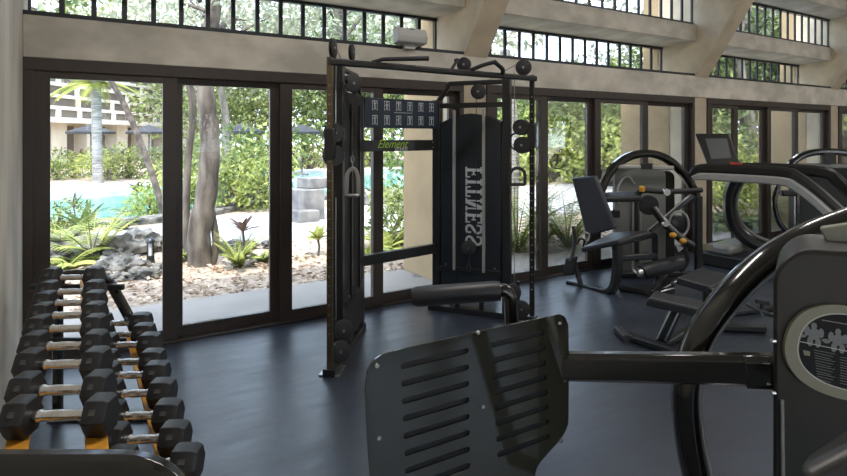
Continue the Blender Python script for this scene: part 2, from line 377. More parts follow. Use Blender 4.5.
struct(MB().bar(cp, .45, .16, c=.2).build('pool_coping', 'rock'), 'rough stone edge on the near side of the pool')

def leaf(mb, p, d, up, L, wd, fold=.25):    # a pointed leaf of four quads
    d = d.normalized(); s = d.cross(up)
    if s.length < 1e-4: s = d.cross(XX)
    s.normalize(); n = s.cross(d)
    a = p; m = p+d*L*.45-n*fold*wd*.5; t = p+d*L-n*L*.12
    l = p+d*L*.42+s*wd/2+n*.0; r = p+d*L*.42-s*wd/2
    mb.add([a, l, t, r, m], [(0, 1, 4), (1, 2, 4), (2, 3, 4), (3, 0, 4)])
def rv(): 
    v = Vector((R.gauss(0, 1), R.gauss(0, 1), R.gauss(0, 1))); return v.normalized()
def crown(blobs, nl, L, wd):                # leaves over a set of blobs (centre, radius)
    mb = MB(); tot = sum(r*r for c, r in blobs)
    for c, r in blobs:
        c = Vector(c)
        for _ in range(int(nl*r*r/tot)):
            v = rv(); p = c+Vector((v.x, v.y, v.z*.8))*r*R.uniform(.55, 1)**.5
            leaf(mb, p, (v+rv()*.9+Vector((0, 0, -.2))), rv(), L*R.uniform(.6, 1.3), wd*R.uniform(.6, 1.2))
    return mb
def blobs(w, h, n, z0=0):
    return [((R.uniform(-1, 1)*w*.5, R.uniform(-1, 1)*w*.5, z0+R.uniform(.15, .85)*h), R.uniform(.28, .45)*min(w, h)) for _ in range(n)]
BG = {}
def proto_tree(key, m, w, h, zt, nl, L, wd):
    """crown + trunk meshes kept for reuse"""
    cm = crown(blobs(w, h, 11, zt), nl, L, wd); tm = MB()
    top = Vector((R.uniform(-.3, .3), R.uniform(-.3, .3), zt+h*.6))
    path = smooth([(0, 0, -.1), (.12, .05, zt*.4), (-.1, .1, zt*.8), top], 5); nn = len(path)
    tm.tube(path, .16*max(.6, h/5), 9, scale=[1.25-.9*i/nn for i in range(nn)])
    for _ in range(6):
        i = R.randint(nn//2, nn-2); v = rv(); v.z = abs(v.z)*.7+.3
        tm.tube([path[i], path[i]+v*w*.2, path[i]+v*w*.3+UP*h*.14], .06*max(.6, h/5), 6, scale=[1, .7, .3])
    BG[key] = (cm, tm, m)
PROT = {}
def tree(key, x, y, sc, label, cat='tree', group=None, rz=None, name='garden_tree'):
    rz = R.uniform(0, 6.28) if rz is None else rz
    if key not in PROT:
        root = thing(name, label, cat, (0, 0, -.03), group)
        cm, tm, m = BG[key]; cm.build('foliage', m, root, flat=True); tm.build('trunk', 'bark', root); PROT[key] = root
    else: root = copy_tree(PROT[key])
    root.location = (x, y, -.03); root.scale = (sc,)*3; root.rotation_euler = (0, 0, rz); tag(root, label, cat)
    if group: root['group'] = group
    elif 'group' in root: del root['group']
    return root
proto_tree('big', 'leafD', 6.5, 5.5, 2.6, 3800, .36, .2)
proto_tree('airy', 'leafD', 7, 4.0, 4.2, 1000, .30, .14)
proto_tree('dense', 'leafA', 4.5, 4.5, 1.2, 3600, .26, .14)
proto_tree('deep', 'leafC', 5, 6, 1.0, 3600, .30, .15)
proto_tree('shrub', 'leafA', 1.5, 1.35, .1, 900, .17, .085)
proto_tree('lime', 'leafB', 1.4, 1.2, .08, 800, .17, .08)
def rf(px, f): v = fl(px, f); return v.x, v.y
# distant trees that close the view, left to right
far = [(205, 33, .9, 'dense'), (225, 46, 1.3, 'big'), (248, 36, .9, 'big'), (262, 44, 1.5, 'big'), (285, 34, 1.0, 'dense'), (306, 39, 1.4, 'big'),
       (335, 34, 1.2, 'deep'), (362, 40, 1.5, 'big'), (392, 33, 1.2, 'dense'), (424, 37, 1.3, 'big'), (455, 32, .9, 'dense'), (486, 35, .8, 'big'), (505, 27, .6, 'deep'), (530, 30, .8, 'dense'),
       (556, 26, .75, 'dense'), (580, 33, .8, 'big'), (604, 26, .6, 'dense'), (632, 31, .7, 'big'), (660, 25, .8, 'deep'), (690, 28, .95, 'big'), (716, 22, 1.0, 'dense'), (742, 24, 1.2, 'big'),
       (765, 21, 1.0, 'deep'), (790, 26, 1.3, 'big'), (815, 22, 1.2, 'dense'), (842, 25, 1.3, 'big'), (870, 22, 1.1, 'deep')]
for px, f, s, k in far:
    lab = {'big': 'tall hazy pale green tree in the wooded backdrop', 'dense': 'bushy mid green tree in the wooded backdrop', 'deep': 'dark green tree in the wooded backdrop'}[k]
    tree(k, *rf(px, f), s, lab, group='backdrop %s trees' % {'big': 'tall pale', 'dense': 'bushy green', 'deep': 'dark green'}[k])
# taller trees nearer, seen through the strip windows
for px, f, s in ((-20, 17, 1.1), (222, 19, 1.15), (345, 20, 1.3), (423, 19, 1.2), (745, 17, 1.2)):
    tree('airy', *rf(px, f), s, 'tall garden tree whose branches cross the strip windows', group='tall trees behind the strip windows')
# the thick leaning tree just outside
t = thing('garden_tree', 'thick grey trunked tree rising from the leaf bed outside the second door leaf', 'tree', fl(204, 7.7))
c0 = fl(204, 7.7, -.05)
mb = MB(); pth = smooth([at(201, 272, 7.7), at(199, 235, 7.7), at(207, 190, 7.75), at(210, 140, 7.8), at(206, 95, 7.8), at(205, 60, 7.9), at(215, 5, 8.0)], 6)
mb.tube(pth, .125, 14, scale=[1.3-.55*i/len(pth)+.06*math.sin(i*1.7) for i in range(len(pth))])
pth = smooth([at(212, 268, 7.75), at(216, 240, 7.8), at(209, 200, 7.85), at(206, 175, 7.8)], 5); mb.tube(pth, .05, 10)
mb.build('trunk', 'bark', t)
mb = MB(); pth = smooth([at(190, 270, 7.9), at(186, 230, 7.95), at(188, 160, 8.0), at(193, 110, 8.05), at(185, 60, 8.1)], 6); mb.tube(pth, .05, 10).build('side_stem', 'bark', t)
mb = MB()
for q in range(9):
    a = at(R.uniform(195, 220), R.uniform(0, 70), 8); b = a+Vector((R.uniform(-1.2, 1.4), R.uniform(-.4, 1), R.uniform(.2, 1))); mb.tube([a, (a+b)/2+UP*.12, b], .035, 6, scale=[1, .7, .3])
mb.build('branch', 'bark', t)
bl = [(at(R.uniform(60, 330), R.uniform(-70, 40), R.uniform(7.6, 9.5)), R.uniform(.25, .6)) for _ in range(15)]
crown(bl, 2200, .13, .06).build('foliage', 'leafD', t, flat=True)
# palm trunk and thin leaning trunk in the first opening
t = thing('palm_tree', 'straight pale grey palm trunk beyond the pool', 'palm tree', fl(98, 21.5))
mb = MB(); pth = [at(98, 186, 21.5), at(97, 150, 21.5), at(96.5, 110, 21.5), at(95, 60, 21.5), at(93, 20, 21.5)]; mb.tube(smooth(pth, 10), .17, 12, scale=[1+.05*(i % 2) for i in range(len(pth)*10-9)]).build('trunk', 'palmbark', t)
def frond(mb, p, d, L, droop, wd=.5, n=12, lw=.05, up=UP):
    d = d.normalized(); pts = []; q = Vector(p); dd = Vector(d)
    for i in range(n+1):
        pts.append(q.copy()); q = q+dd*L/n; dd = (dd-UP*droop/n).normalized()
    mb.tube(pts, .008+.004*L, 4, scale=[1-.8*i/n for i in range(n+1)])
    for i in range(1, n+1):
        t = (pts[i]-pts[i-1]).normalized(); s = t.cross(UP)
        if s.length < 1e-3: continue
        s.normalize(); k = math.sin(PI*min(1, .15+.85*i/n))**.6*(1-.3*i/n)
        for sg in (-1, 1):
            for h in (0, .5): leaf(mb, pts[i-1]*(1-h)+pts[i]*h, s*sg+t*.7-UP*.25, UP, wd*k*L*.5, lw)
mb = MB(); ct = at(97, 84, 21.5)
for k in range(16):
    a = k*2.4; frond(mb, ct, Vector((math.cos(a), math.sin(a), R.uniform(-.1, .9))), R.uniform(1.5, 2.3), 1.4, .42, 10, .10)
mb.build('frond', 'leafB', t, flat=True)
t = thing('garden_tree', 'thin brown trunk leaning across the first opening', 'tree', fl(162, 12.2))
mb = MB(); pth = smooth([at(163, 221, 12.2), at(160, 200, 12.2), at(149, 165, 12.2), at(135, 128, 12.2), at(122, 100, 12.2), at(108, 75, 12.2), at(90, 30, 12.2)], 5); mb.tube(pth, .065, 9, scale=[1.1-.3*i/len(pth) for i in range(len(pth))]).build('trunk', 'darkbark', t)
crown([(at(90+R.uniform(-30, 30), R.uniform(0, 40), 12.2), .7) for _ in range(6)], 700, .2, .1).build('foliage', 'leafA', t, flat=True)
t = thing('garden_tree', 'pale slim trunk beside the trainer right post', 'tree', fl(512, 9.6))
t['label'] = 'pale slim trunk standing just past the functional trainer'
mb = MB(); pth = smooth([at(511, 252, 9.6), at(512, 200, 9.6), at(513, 140, 9.6), at(510, 100, 9.6), at(505, 50, 9.6)], 5); mb.tube(pth, .10, 9, scale=[1.2-.3*i/len(pth) for i in range(len(pth))]).build('trunk', 'palmbark', t)
crown([(at(505+R.uniform(-35, 25), R.uniform(-20, 40), 9.7), .5) for _ in range(6)], 700, .15, .07).build('foliage', 'leafD', t, flat=True)

# shrubs: (px, forward, scale, kind, label)
sh = [(232, 13.4, 1.0, 'shrub', 'leafy green shrub right behind the thick tree trunk'), (258, 14.0, .95, 'lime', 'yellow green shrub between the tree and the path'),
      (244, 15.4, 1.3, 'shrub', 'round green shrub at the pool edge behind the yellow green one'), (153, 12.6, .5, 'lime', 'bright lime shrub at the foot of the leaning trunk'), (186, 13.2, .9, 'lime', 'lime shrub partly behind the thick tree trunk'),
      (56, 9.6, .42, 'shrub', 'low green shrub by the left door jamb'), (130, 24, .85, 'shrub', 'broad green shrub right of the palm trunk'), (157, 23.5, .85, 'shrub', 'green shrub behind the leaning trunk'),
      (75, 24, .75, 'lime', 'pale planting left of the palm trunk'), (55, 23, .8, 'shrub', 'green shrub at the far left of the pool terrace'), (108, 23, 1.1, 'lime', 'yellowish planting at the foot of the palm'),
      (225, 28, 1.3, 'lime', 'yellow green shrub under the middle umbrella'), (262, 28, 1.3, 'shrub', 'green shrub behind the pool near the second door stile'), (188, 27, 1.2, 'shrub', 'green shrub behind the pool between the trunks'),
      (312, 29, 1.6, 'shrub', 'shrub behind the bench across the pool'), (393, 13.4, .55, 'lime', 'lime shrub in front of the stone ledge'), (395, 9.4, .62, 'shrub', 'green shrub beside the fin wall behind the board'),
      (420, 28, 1.8, 'shrub', 'shrub across the pool behind the trainer'), (368, 30, 1.8, 'lime', 'yellow green shrub across the pool under the board'),
      (520, 23, 1.9, 'lime', 'yellow green hedge bush right of the trainer post'), (552, 22, 2.0, 'lime', 'yellow green hedge bush seen above the seat back'), (583, 22, 2.1, 'shrub', 'green hedge bush left of the door stile'),
      (566, 25, 2.3, 'shrub', 'hedge bush in the second row over the seat back'), (612, 20, 1.8, 'lime', 'yellow green bush behind the arched frame'), (536, 26, 2.4, 'shrub', 'hedge bush in the second row by the post'),
      (720, 15, 1.1, 'shrub', 'green bush behind the console mast'), (752, 13.5, 1.0, 'lime', 'lime bush right of the console mast'), (722, 12.0, .9, 'lime', 'low lime bush under the handrails'), (745, 17, 1.5, 'shrub', 'tall bush behind the curved mast')]
for px, f, s, k, lab in sh: tree(k, *rf(px, f), s, lab, 'shrub', name='garden_shrub')

def fern(px, f, n, L, m, label, spread=.9, wd=.42, name='fern', cat='fern', lw=.045, z=0, droop=1.3, seg=11):
    p = fl(px, f, -.03+z); mb = MB()
    for k in range(n):
        a = k*2.4+R.uniform(-.3, .3); e = R.uniform(.5, 1.5)/spread
        frond(mb, p, Vector((math.cos(a), math.sin(a), e)), L*R.uniform(.75, 1.15), droop*R.uniform(.8, 1.3), wd, seg, lw)
    return tag(mb.build(name, m, flat=True), label, cat)
fern(92, 8.0, 14, .95, 'leafB', 'bright arching fern among the rocks behind the dumbbell rack', lw=.04, spread=.55, droop=1.0)
fern(60, 8.9, 12, 1.05, 'leafA', 'arching green palm seedling beside the left door jamb')
fern(68, 7.5, 9, .6, 'leafB', 'small yellow fern low beside the left door jamb')
fern(238, 7.55, 14, .62, 'leafB', 'yellow green fern under the purple leaved plant', spread=.5, droop=.9, wd=.36)
fern(262, 7.9, 9, .42, 'leafB', 'smaller yellow green fern beside the purple leaved plant')
fern(188, 8.0, 8, .5, 'leafB', 'yellow green fern left of the thick trunk')
fern(388, 8.7, 14, .85, 'leafB', 'spiky yellow green fern under the lower crossbar board', lw=.06)
fern(370, 8.2, 9, .6, 'leafB', 'yellow green fern left of the narrow door stile')
fern(517, 8.6, 16, 1.25, 'leafB', 'tall yellow fern right of the weight tower', lw=.05, spread=.45, droop=.95)
fern(568, 8.8, 16, 1.15, 'leafB', 'arching fern behind the seat back', lw=.05, spread=.5, droop=1.0)
fern(545, 9.3, 14, 1.1, 'leafB', 'green fern by the wide door stile', lw=.05, spread=.5, droop=1.0)
fern(718, 10.8, 14, 1.1, 'leafA', 'green fern under the handrail of the treadmill', lw=.05)
fern(752, 10.9, 14, 1.3, 'leafA', 'tall green fern in the opening right of the mast', lw=.05)
fern(124, 10.6, 9, .5, 'leafC', 'dark little fern on the path edge')
fern(128, 12.8, 9, .5, 'leafA', 'small grassy tuft at the pool edge', lw=.03)
def rosette(px, py, f, n, L, wd, m, label, stem=0, cat='plant', name='broad_leaf_plant'):
    root = thing(name, label, cat, fl(px, f, -.03)); p = at(px, py, f); mb = MB()
    for k in range(n):
        a = k*2.4; e = .4+1.6*(k % 3)/2
        d = Vector((math.cos(a), math.sin(a), e)).normalized(); q = p.copy(); w0 = wd*R.uniform(.8, 1.1); s = d.cross(UP).normalized()
        ring = []; dd = d.copy(); LL = L*R.uniform(.8, 1.1)
        for i in range(6):
            ww = w0*[.35, .8, 1, .85, .5, .03][i]/2; nn = s.cross(dd)
            ring += [q+s*ww+nn*ww*.4, q.copy(), q-s*ww+nn*ww*.4]; q = q+dd*LL/5; dd = (dd-UP*.13).normalized()
        mb.add(ring, [(i*3+j, i*3+j+1, i*3+j+4, i*3+j+3) for i in range(5) for j in (0, 1)])
    mb.build('leaf', m, root, flat=True)
    MB().tube([fl(px, f, -.05), (fl(px, f, 0)+p)/2+RT*.02, p], .016, 7).build('stem', 'bark', root)
rosette(84, 232, 9.6, 12, .62, .15, 'leafC', 'dark broad leaved rosette plant by the pool')
rosette(243, 232, 7.7, 9, .33, .075, 'leafP', 'purple leaved plant on a thin stem')
rosette(74, 208, 11.5, 9, .4, .07, 'leafP', 'purple leaved plant behind the dark rosette')
rosette(137, 193, 13.2, 9, .4, .09, 'leafP', 'reddish leaved plant at the pool edge')
rosette(318, 240, 8.3, 14, .26, .11, 'leafB', 'young light green plant with an upright stem left of the trainer')
for i, (px, f, s) in enumerate(((80, 25, .9), (108, 25.5, .8), (122, 25, .9))):
    rosette(px, 137+1.1*570/f, f, 12, s, .18, 'leafP', ['reddish planting left of the palm trunk', 'reddish planting right of the palm trunk', 'reddish planting further right under the facade'][i])

# rocks
rk = [(100, 8.15, .42), (120, 8.3, .46), (138, 8.55, .5), (86, 8.6, .36), (112, 7.5, .24), (128, 7.35, .28), (104, 7.2, .2), (152, 7.0, .2), (138, 6.95, .17), (120, 6.85, .14), (165, 7.15, .2), (184, 8.2, .26), (222, 8.5, .24), (230, 8.7, .22), (248, 8.8, .2), (176, 8.8, .3), (272, 8.9, .2), (72, 9.0, .4), (62, 8.4, .3), (55, 7.8, .26)]
words_ = ['largest', 'second']
for i, (px, f, r) in enumerate(rk):
    p = fl(px, f, .0); r *= .62; o = MB().rock(p+Vector((0, 0, r*.22)), r, (1.15, .9, .62), seed=i*1.37, amp=.75, lv=4).build('garden_rock', 'rock', smooth=60)
    tag(o, 'rough grey limestone rock piled in the leaf bed', 'rock', 'limestone rocks in the leaf bed')
mb = MB()
for _ in range(5200):
    x, y = R.uniform(-2.2, 16), 6.42+abs(R.gauss(0, 1))*1.15
    if y > 9.0: continue
    a = R.uniform(0, 6.28); d = Vector((math.cos(a), math.sin(a), R.uniform(-.25, .45))); leaf(mb, Vector((x, y, -.015+R.uniform(0, .03))), d, Vector((R.gauss(0, .4), R.gauss(0, .4), 1)), R.uniform(.04, .11), R.uniform(.03, .06), .6)
tag(mb.build('leaf_litter', 'litter', flat=True), 'dry fallen leaves and chips over the bed', 'leaf litter', kind='stuff')
# path light
t = thing('path_light', 'small black bollard lantern among the rocks', 'garden light', fl(150.5, 7.75, -.02)); b = fl(150.5, 7.75, -.03)
MB().lathe([(.055, -.02), (.055, .05), (.05, .09), (.05, .12)], b+UP*.0).build('base', 'black', t)
mb = MB()
for k in range(4): a = k*PI/2+.5; mb.tube([b+Vector((math.cos(a)*.045, math.sin(a)*.045, .1)), b+Vector((math.cos(a)*.045, math.sin(a)*.045, .30))], .007, 6)
mb.build('cage', 'black', t); MB().lathe([(.06, .29), (.062, .32), (.045, .35), (.0, .37)], b).build('cap', 'black', t)
MB().lathe([(.028, .1), (.028, .29)], b).build('lamp_glass', 'greywhite', t)
# drain in the porch
tag(MB().lathe([(.075, -.01), (.075, .004), (.05, .006), (.0, .004)], fl(418, 7.0, 0)).build('floor_drain', 'stone'), 'round drain cover in the porch slab beside the fin wall', 'drain')
# stone bench steps
t = thing('stone_bench', 'stepped grey stone bench beyond the path', 'bench', fl(312, 11.6, 0))
def slab(px0, px1, f, dep, z0, z1, nm, m='stone'):
    a, b = fl(px0, f, z0), fl(px1, f+.25, z0); dv = Vector((-.25, 1, 0)).normalized()*dep
    MB().prism([a, b, b+dv, a+dv], (0, 0, z1-z0)).build(nm, m, t, bevel=.02)
slab(299, 320, 11.3, .35, -.03, .22, 'step'); slab(303, 325, 11.6, .7, -.03, .62, 'seat_block'); slab(310, 329, 11.8, .5, .62, .84, 'back_block')
# ledge across the pool side behind the board
tag(MB().bar([fl(330, 14.4, .1), fl(372, 14.6, .12), fl(412, 15, .1)], .5, .5, c=.3).build('stone_ledge', 'stone'), 'long rough stone ledge along the pool behind the cross bars', 'ledge')
# umbrellas
for px, f, w_, lab in ((91, 26, 1.0, 'slate garden umbrella crossed by the palm trunk'), (149, 27, 1.0, 'slate garden umbrella behind the leaning trunk'), (241, 24, 1.0, 'slate garden umbrella right of the thick tree'), (302, 26, .95, 'slate garden umbrella seen above the stone bench')):
    b = fl(px, f, 0); t = thing('garden_umbrella', lab, 'umbrella', b); mb = MB(); n8 = 8
    z0, z1 = 1.82*1.0+.12, 2.28; apex = b+UP*z1; rim = [b+Vector((math.cos(k*PI/4)*w_, math.sin(k*PI/4)*w_, z0)) for k in range(8)]
    low = [p-UP*.1 for p in rim]; mb.add([apex]+rim+low, [(0, k+1, (k+1) % 8+1) for k in range(8)]+[(k+1, k+9, (k+1) % 8+9, (k+1) % 8+1) for k in range(8)]).build('canopy', 'umbrella', t, flat=True)
    MB().tube([b, apex], .03, 8).build('pole', 'bark', t); MB().lathe([(.3, -.02), (.3, .04), (.05, .08)], b).build('base', 'stone', t)
# the hotel wing beyond the pool, running away from the gym
A = Vector((-5.0, 32.5, -.03)); B2 = Vector((11.5, 58, -.03)); u = (B2-A).normalized(); nn = Vector((-u.y, u.x, 0)); L = (B2-A).length
if nn.dot(A) < 0: nn = -nn                      # points away from the gym
t = thing('hotel_wing', 'cream building with stacked grey louvre panels beyond the pool', 'building', A+u*L/2)
def face(a, b, z0, z1, d0, d1, nm, m, par=None):
    return MB().prism([A+u*a+nn*d0+UP*z0, A+u*b+nn*d0+UP*z0, A+u*b+nn*d1+UP*z0, A+u*a+nn*d1+UP*z0], (0, 0, z1-z0)).build(nm, m, par or t, flat=True)
face(0, L, 0, 10, .9, 6, 'wall', 'bwall')
face(-.3, L, 2.55, 2.85, -.5, 1.2, 'floor_slab', 'bband')
for i in range(9):                                # ground floor piers and dark doors
    s = .6+i*3.3; face(s, s+1.35, 0, 2.55, .1, .95, 'pier', 'bwall'); face(s+1.6, s+2.3, 0, 2.3, .84, .92, 'doorway', 'dark'); face(s+2.35, s+3.1, 0, 2.4, .82, .9, 'curtain_panel', 'louvre')
for r in range(9):
    z = 2.85+r*.68; face(-.3, L, z+.48, z+.68, .1, .95, 'facade_band', 'bband')
    s = -.3+(r % 3)*.9
    while s < L:
        w1 = [2.4, 3.3, 1.6][(r+int(s)) % 3]; face(s, min(L, s+w1), z, z+.48, .2, .95, 'louvre_panel', 'louvre'); s += w1
        if s < L: face(s, min(L, s+.35), z, z+.48, .1, .95, 'facade_post', 'bband')
        s += .35
# terraces up the slope on the right
for i, (f, z) in enumerate(((36, 1.8), (38, 3.0), (40, 4.2))):
    a, b = fl(500, f, -.03), fl(600, f+1.5, -.03)
    o = MB().prism([a, b, b+FW*.5, a+FW*.5], (0, 0, z)).build('terrace_wall', 'coping', bevel=.02); tag(o, ['lowest pale terrace wall behind the yellow green bushes', 'middle pale terrace wall behind the yellow green bushes', 'topmost pale terrace wall behind the yellow green bushes'][i], 'terrace wall')
# greenery behind the gym, mirrored in the glossy machines
for x, y, s in ((-4, -12, 1.0), (3, -11, 1.1), (9, -13, 1.2), (15, -11, 1.0), (21, -13, 1.2)):
    tree('dense', x, y, s, 'bushy tree behind the gym', group='bushy trees behind the gym')
# ---------------------------------------------------------------- dumbbell rack and dumbbells
t = thing('dumbbell_rack', 'two tier black dumbbell rack with orange saddles along the plaster wall', 'dumbbell rack', (.05, 2.9, 0))
for f_, r0, r1, tw in ((1.43, -1.22, -.655, .085), (3.46, -2.22, -1.93, .055)):
    arch = fillet([(r0, 0, .0), (r0, 0, .868), (r1, 0, .868), (r1+.17, 0, .56), (r1+.30, 0, .02)], .10, 6)
    MB().bar([RT*p.x+FW*f_+UP*p.z for p in arch], tw, .05, up=FW, c=.25).build('end_frame', 'gloss', t, bevel=.002)
    MB().bar([RT*(r0-.03)+FW*f_+UP*.014, RT*(r1+.38)+FW*f_+UP*.014], .12, .028).build('foot', 'black', t, bevel=.004)
def rail(x, z, w_=.035):
    MB().bx(x-w_/2, x+w_/2, (1.43-SN*x)/CS, (3.46-SN*x)/CS, z-.05, z-.012).build('rail', 'black', t, bevel=.003)
    return MB().bx(x-.028, x+.028, (1.50-SN*x)/CS, (3.40-SN*x)/CS, z-.012, z).build('saddle_strip', 'orange', t, bevel=.003)
for x in (-.138, .05): rail(x, .849)
for x in (.14, .28): rail(x, .532)
for f_, r0, r1 in ((1.47, -1.22, -.70), (3.42, -2.36, -1.80)):
    for x0, x1, z in ((r0, r1, .80), (r0+.1, r1+.22, .48)): MB().bar([RT*x0+FW*f_+UP*z, RT*x1+FW*f_+UP*z], .035, .035).build('cross_member', 'black', t, bevel=.003)
def hexhead(cx, sgn, L, D):
    mb = MB(); R0 = D/2/math.cos(PI/6)*.98
    xs = [0, .12, .80, 1.0]; ks = [.90, 1, 1, .86]
    vs = []
    for a, k in zip(xs, ks):
        for j in range(6): an = PI/3*j+PI/6*0; vs.append((cx+sgn*a*L, R0*k*math.cos(an), R0*k*math.sin(an)))
    fs = [(i*6+j, i*6+(j+1) % 6, (i+1)*6+(j+1) % 6, (i+1)*6+j) for i in range(3) for j in range(6)]
    fs = [tuple(reversed(f)) for f in fs] if sgn > 0 else fs
    e = [tuple(range(6)), tuple(reversed(range(18, 24)))]
    return mb.add(vs, fs+([tuple(reversed(f)) for f in e] if sgn < 0 else e)), R0
def dumbbell(x, y, z, HL, L, D, label, grp):
    """z is the resting height of the lower flat of the heads"""
    root = thing('dumbbell', label, 'dumbbell', (x, y, z), grp); c = Vector((x, y, z+D/2))
    for sg in (-1, 1):
        mb, R0 = hexhead(sg*HL/2, sg, L, D); mb.v = [v+c for v in mb.v]
        h = mb.build('weight_head', 'hexrub', root, bevel=D*.02)
        # raised weight badge on the facet that faces the room
        an = math.radians(-90); m2 = MB(); ctr = c+Vector((sg*(HL/2+L*.46), 0, D/2+.0005))
        dirn = Vector((0, -math.sin(math.radians(60)), math.cos(math.radians(60)))); s2 = Vector((0, -math.cos(math.radians(60)), -math.sin(math.radians(60))))
        cc = c+Vector((sg*(HL/2+L*.46), 0, 0))+dirn*(D/2+.001)
        m2.box(cc, (L*.26, D*.15, .003), (XX, s2, dirn)).build('number_badge', 'badge', h)
    pth = [c+XX*HL*q for q in (-.56, -.46, -.44, -.36, -.30, -.12, .12, .30, .36, .44, .46, .56)]
    MB().tube(pth, .0155, 12, scale=[1.0, 1.0, 1.15, 1.15, .92, 1.05, 1.05, .92, 1.15, 1.15, 1, 1]).build('handle', 'chrome', root)
    root.rotation_euler = (0, 0, math.radians(-28)); return root
up_y = [411, 386, 361, 343, 326, 313, 301, 290, 276]
ordn = ['nearest', 'second nearest', 'third nearest', 'fourth nearest', 'middle', 'fourth from the far end', 'third from the far end', 'second from the far end', 'farthest']
for i, py in enumerate(up_y):
    f = 570*.785/(py-137); k = i/8; q = at(61+12*k, 137, f)
    where = ordn[i] if i < 4 or i == 4 or i == 8 else ordn[i]
    dumbbell(q.x, q.y, .849, .156, .066+.012*k, .106+.010*k, 'black hex dumbbell with chrome handle, %s on the upper tier' % where, 'hex dumbbells on the upper rack tier')
for i, py in enumerate([460, 436, 413, 391, 373, 360, 343, 333, 322]):
    f = 570*1.1/(py-137); k = i/8; q = at([187, 175, 168, 162, 156, 152, 149, 143, 140][i]-.112*570/f, 137, f)
    dumbbell(q.x, q.y, .532, .13, .090+.012*k, .112+.008*k, 'black hex dumbbell with chrome handle, %s on the lower tier' % ordn[i], 'hex dumbbells on the lower rack tier')

